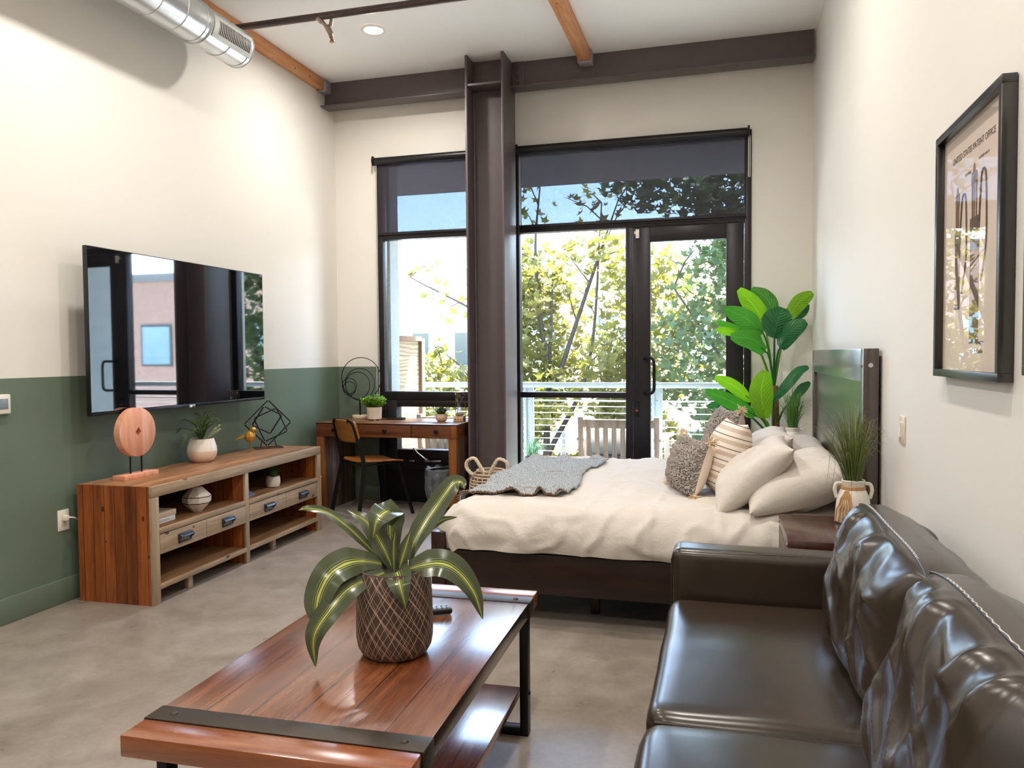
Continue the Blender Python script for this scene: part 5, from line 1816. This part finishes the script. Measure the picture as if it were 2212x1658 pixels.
# back cushions
def back_cushion(c, W, H, TH, tilt, yaw, seed):
    """local: x along the sofa, y up, z toward the room"""
    b = MB()
    n = 72
    g = 2 * TH / 3
    def P(u, v, s_):
        k = 1 - .05 * (1 - v * v) * abs(u) ** 4
        j = 1 - .06 * (1 - u * u) * abs(v) ** 4
        x, y = W / 2 * u * k, H / 2 * v * j
        fl = max(0, 1 - abs(u) ** 4) ** .55 * max(0, 1 - abs(v) ** 4) ** .55
        belly = 1 + .22 * (-v if s_ > 0 else 0)
        edge = .055
        z = s_ * (edge + (TH / 2 - edge) * fl * belly)
        # folds fanning down from the top corners and across the lower third
        a = x * cos(.5) + y * sin(.5)
        w1 = 1 - min(1, abs(noise.noise(Vector((x * 7 + seed, y * 2.2, seed)))) * 4)
        w2 = 1 - min(1, abs(noise.noise(Vector((x * 2.4 + seed, y * 7 + x * 4, seed + 3)))) * 4)
        w3 = noise.noise(Vector((x * 5, y * 5, seed + 9)))
        top = max(0, v) ** 1.0
        low = max(0, -v)
        wgt = max(0, 1 - abs(u) ** 6) * max(0, 1 - abs(v) ** 8)
        z += s_ * wgt * (.026 * w1 * (.35 + .65 * top) + .018 * w2 * (.4 + .6 * low) + .016 * w3)
        y += .008 * w1 * wgt - .035 * max(0, v) * abs(u) ** 4
        return Vector((x, y, z))
    def par(i):
        t = -1 + 2 * i / n
        return math.copysign(abs(t) ** .8, t)
    F = [[b.bm.verts.new(P(par(i), par(j), 1)) for j in range(n + 1)] for i in range(n + 1)]
    B = [[b.bm.verts.new(P(par(i), par(j), -1)) for j in range(n + 1)] for i in range(n + 1)]
    for i in range(n):
        for j in range(n):
            b.bm.faces.new((F[i][j], F[i + 1][j], F[i + 1][j + 1], F[i][j + 1]))
            b.bm.faces.new((B[i][j + 1], B[i + 1][j + 1], B[i + 1][j], B[i][j]))
    loop = [(i, 0) for i in range(n)] + [(n, j) for j in range(n)] + [(i, n) for i in range(n, 0, -1)] + [(0, j) for j in range(n, 0, -1)]
    midl = []
    for (i, j) in loop:
        p = (F[i][j].co + B[i][j].co) / 2
        ou = Vector((p.x / (W / 2), p.y / (H / 2), 0)).normalized() * .016
        wob = .006 * noise.noise(Vector((i * .35, j * .35, seed)))
        midl.append(b.bm.verts.new(p + ou + Vector((0, 0, wob))))
    N = len(loop)
    for k in range(N):
        (i, j), (i2, j2) = loop[k], loop[(k + 1) % N]
        b.bm.faces.new((F[i2][j2], F[i][j], midl[k], midl[(k + 1) % N]))
        b.bm.faces.new((midl[(k + 1) % N], midl[k], B[i][j], B[i2][j2]))
    seam = [v.co.copy() for v in midl]
    fr = [F[i][j].co.copy() for (i, j) in loop]
    m = Matrix.Translation(c) @ Matrix.Rotation(yaw, 4, 'Z') @ Matrix(((0, sin(tilt), -cos(tilt), 0), (-1, 0, 0, 0), (0, cos(tilt), sin(tilt), 0), (0, 0, 0, 1)))
    b.xf(None, m)
    bmesh.ops.recalc_face_normals(b.bm, faces=b.bm.faces)
    o = b.build('back_cushion', M['leather'], T, 60)
    b = MB(); b.tube([m @ (p * 1.004) for p in fr], .0030, 6, True); b.build('seam_piping', M['piping'], o)
    # zig-zag pale stitching along the top edge
    top = [p for p in fr if p.y > H * .46]
    top.sort(key=lambda p: p.x)
    b = MB()
    q = [m @ (p + Vector((0, .003, .002 * (1 if k % 2 else -1)))) for k, p in enumerate(top)]
    b.tube(q, .0016, 6)
    b.build('stitching', M['stitch'], o)
    return o
back_cushion((.465, 2.425, .652), .93, .415, .26, radians(13), 0, 2.0)
back_cushion((.455, 1.435, .668), .93, .45, .28, radians(13), 0, 8.0)

# ================================================================== coffee table
M['tbl'] = wood('polished_mahogany_planks', ('#3f1e10', '#703c20', '#8f5a36'), 'Y', 'X', .12, .22, spec=.6, gap=.018, off=1.2, grain=.9, pvar=.2, bump=.22, coat=1.0, coat_rough=.24)
M['tbl_x'] = wood('polished_mahogany_end', ('#54280f', '#8a4a22', '#a8683a'), 'X', None, .1, .24, spec=.6, grain=.6, coat=.8, coat_rough=.22)
M['strap'] = plain('dark_iron_strap', '#41382f', .45, .6, .5, var=.35, nscale=14, bump=.15, bscale=60)
T = thing('coffee_table', 'low plank coffee table with iron straps in the foreground', 'coffee table', (-1.018, 2.122, 0), radians(1.3))
hw, hl, zt, th = .359, .648, .48, .052
s0, s1 = hl - .155, hl - .086
b = MB(); b.box(-hw, -s0, zt - th, hw, s0, zt, .003); b.build('plank_top', M['tbl'], T)
for s_ in (-1, 1):
    b = MB(); b.box(-hw, s_ * (s1 + .001), zt - th, hw, s_ * hl, zt, .004); b.build('end_plank', M['tbl_x'], T)
    b = MB(); b.box(-hw - .003, s_ * (s0 + .0005), zt - .004, hw + .003, s_ * (s1 + .0005), zt + .002, .001)
    for sx_ in (-1, 1):
        b.box(sx_ * hw, s_ * (s0 + .0005), zt - th - .004, sx_ * (hw + .004), s_ * (s1 + .0005), zt, .001)
    b.box(-hw, s_ * (s0 + .0005), zt - th - .001, hw, s_ * (s1 + .0005), zt - .005)
    b.build('iron_strap', M['strap'], T)
    for sx_ in (-1, 1):
        b = MB(); b.ball((sx_ * (hw - .055), s_ * (s0 + s1) / 2, zt + .002), (.010, .010, .005), 14, 8); b.build('rivet', M['strap'], T)
        b = MB(); b.box(sx_ * (hw - .004) - .0, s_ * (s0 - .002), .0, sx_ * (hw - .034), s_ * (s0 + .040), zt - th - .0015, .002); b.build('leg', M['black'], T)
    b = MB(); b.box(-hw + .0345, s_ * (s0 - .001), .0, hw - .0345, s_ * (s0 + .039), .028, .002); b.build('foot_bar', M['black'], T)
    for sx_ in (-1, 1):
        b = MB(); b.ball((sx_ * (hw - .003), s_ * (s0 + .018), .152), (.005, .008, .008), 10, 6); b.build('bolt', M['black'], T)
b = MB(); b.box(-hw + .036, -s0 - .03, .135, hw - .036, s0 + .03, .165, .003); b.build('shelf', wood('polished_mahogany_shelf', ('#4a1c0a', '#7d3818', '#a35a2c'), 'Y', 'X', .162, .2, spec=.6, off=1.3, gap=.005, grain=.6, coat=1.0), T)

T = thing('remote_control', 'small black remote lying behind the plant pot on the coffee table', 'remote control', (-.975, 2.425, zt + .0025), radians(-62))
b = MB(); b.rbox(-.022, -.085, 0, .022, .085, .02, .008, 3); b.build('case', M['blackpl'], T, 60)
b = MB()
for k in range(9):
    for x in (-.011, 0, .011):
        b.ball((x, -.068 + k * .017, .021), (.0038, .0038, .002), 8, 5)
b.build('buttons', plain('grey_rubber', '#8b8b90', .5), T)

# ---- potted dracaena
T = thing('potted_dracaena', 'striped-leaf plant in a dark pot with scratched lattice on the coffee table', 'plant', (-.945, 2.095, zt + .0005))
def potmat():
    t = NT('scratched_lattice_glaze')
    tc = t.n('TexCoord'); sx = t.n('SeparateXYZ'); t.set(sx, 0, tc.outputs['Object'])
    ang = t.math('ARCTAN2', sx.outputs[1], sx.outputs[0])
    acc = None
    def fam(slope, cnt, wid, ph, seed):
        c = t.math('ADD', t.math('MULTIPLY', ang, cnt / (2 * pi)), t.math('ADD', t.math('MULTIPLY', sx.outputs[2], slope), ph))
        fl = t.math('FLOOR', c)
        w1 = t.n('TexWhiteNoise', noise_dimensions='1D')
        t.set(w1, 'W', t.math('ADD', fl, seed))
        f = t.math('SUBTRACT', t.math('FRACT', c), t.math('ADD', t.math('MULTIPLY', w1.outputs[0], .5), .25))
        return t.math('LESS_THAN', t.math('ABSOLUTE', f), wid)
    for a in ((20, 26, .026, 0, 3), (-20, 26, .026, .3, 9), (24, 21, .02, .7, 17), (-17, 19, .02, .2, 23), (13, 11, .018, .5, 31)):
        k = fam(*a)
        acc = k if acc is None else t.math('MAXIMUM', acc, k)
    v = t.obj()
    base = t.mix(t.noise(v, 14, 4), lin('#3a2f2a'), lin('#584a42'))
    inside = t.math('LESS_THAN', sx.outputs[2], .252)
    col = t.mix(t.math('MULTIPLY', t.math('MULTIPLY', acc, .85), inside), base, lin('#d3b49c'))
    return t.done(t.pbsdf(col, .5, 0, .4, t.bump(t.math('ADD', t.noise(v, 40, 3), acc), .3, .003)))
b = MB(); b.lathe([(.080, 0), (.088, .002), (.098, .010), (.108, .028), (.113, .055), (.1135, .10), (.111, .18), (.1065, .250), (.1045, .2545), (.0965, .2545), (.095, .22)], n=64); b.build('pot', potmat(), T, 50)
b = MB(); b.lathe([(.098, .225), (.001, .235)], n=24); b.build('soil', M['soil'], T)
M['drac'] = leafmat('variegated_dracaena', '#384629', '#5c634d', .22, .12, stripe='#c3cc62')
VA = math.atan2(2.095, -.945) - pi / 2
RT_ = Vector((cos(VA), sin(VA), 0)); FW_ = Vector((-sin(VA), cos(VA), 0))
KD = 2.3 / 1672.6 / 4.364
def dp(x, y, d=0.0):
    s_ = (2.3 + d) / 2.3
    return RT_ * ((x - 852) * KD * s_) + FW_ * d + Vector((0, 0, .245 + (705 - y) * KD * s_ * 1.03 + d * .27))
DL = [
    ([(735, 640, .0), (560, 575, -.02), (400, 545, -.05), (250, 590, -.08), (150, 760, -.10), (150, 900, -.11), (222, 1025, -.11)], .074, (.2, -.3, 1)),
    ([(760, 690, -.02), (560, 690, -.06), (400, 720, -.09), (240, 850, -.12), (130, 990, -.13), (100, 1130, -.13), (120, 1320, -.13)], .055, (.3, -.4, 1)),
    ([(770, 700, .04), (600, 560, .06), (430, 420, .08), (240, 310, .10), (60, 268, .10), (-10, 285, .10)], .024, (.5, 0, 1)),
    ([(840, 690, .0), (740, 500, .02), (610, 340, .05), (430, 253, .07)], .046, (1, 0, .6)),
    ([(845, 690, .02), (820, 480, .05), (815, 300, .06), (800, 195, .02), (735, 150, -.03), (690, 180, -.05), (660, 320, -.05)], .070, (1, .0, .0)),
    ([(850, 690, -.02), (850, 470, -.02), (866, 300, -.02)], .016, (1, 0, 0)),
    ([(900, 690, .0), (950, 540, .0), (1010, 370, .01)], .034, (1, 0, .2)),
    ([(960, 690, .02), (1060, 500, .05), (1230, 300, .08), (1400, 110, .10), (1490, 80, .10), (1525, 130, .09)], .052, (1, .0, -.6)),
    ([(970, 690, .04), (1140, 520, .09), (1310, 455, .12), (1450, 450, .13)], .020, (.3, .6, -1)),
    ([(930, 690, -.02), (1100, 590, -.05), (1290, 545, -.07), (1450, 610, -.08), (1600, 790, -.09), (1685, 1030, -.10)], .066, (-.2, -.5, -1)),
    ([(860, 690, -.03), (880, 610, -.07), (905, 640, -.12), (955, 820, -.13)], .060, (1, 0, .1)),
]
for mid, wd, sd in DL:
    b = MB()
    P = [dp(*p) for p in mid]
    side = RT_ * sd[0] + FW_ * sd[1] + Vector((0, 0, sd[2]))
    b.leaf(P, wd * 1.3, side, .16, 26, .0012, .03, lambda f: max(.03, (sin(pi * (min(1, f * .80 + .20))) ** .8) if f > .25 else .35 + 2.2 * f), face=(-FW_ * .8 + Vector((0, 0, .6))).normalized())
    b.build('leaf', M['drac'], T, 70)
b = MB(); b.bar(dp(985, 660, -.02), dp(985, 590, -.02), .02, .002, RT_); b.build('plant_tag', M['white2'], T, 0)

for o in bpy.data.objects:
    if 'z0' in o:
        del o['z0']
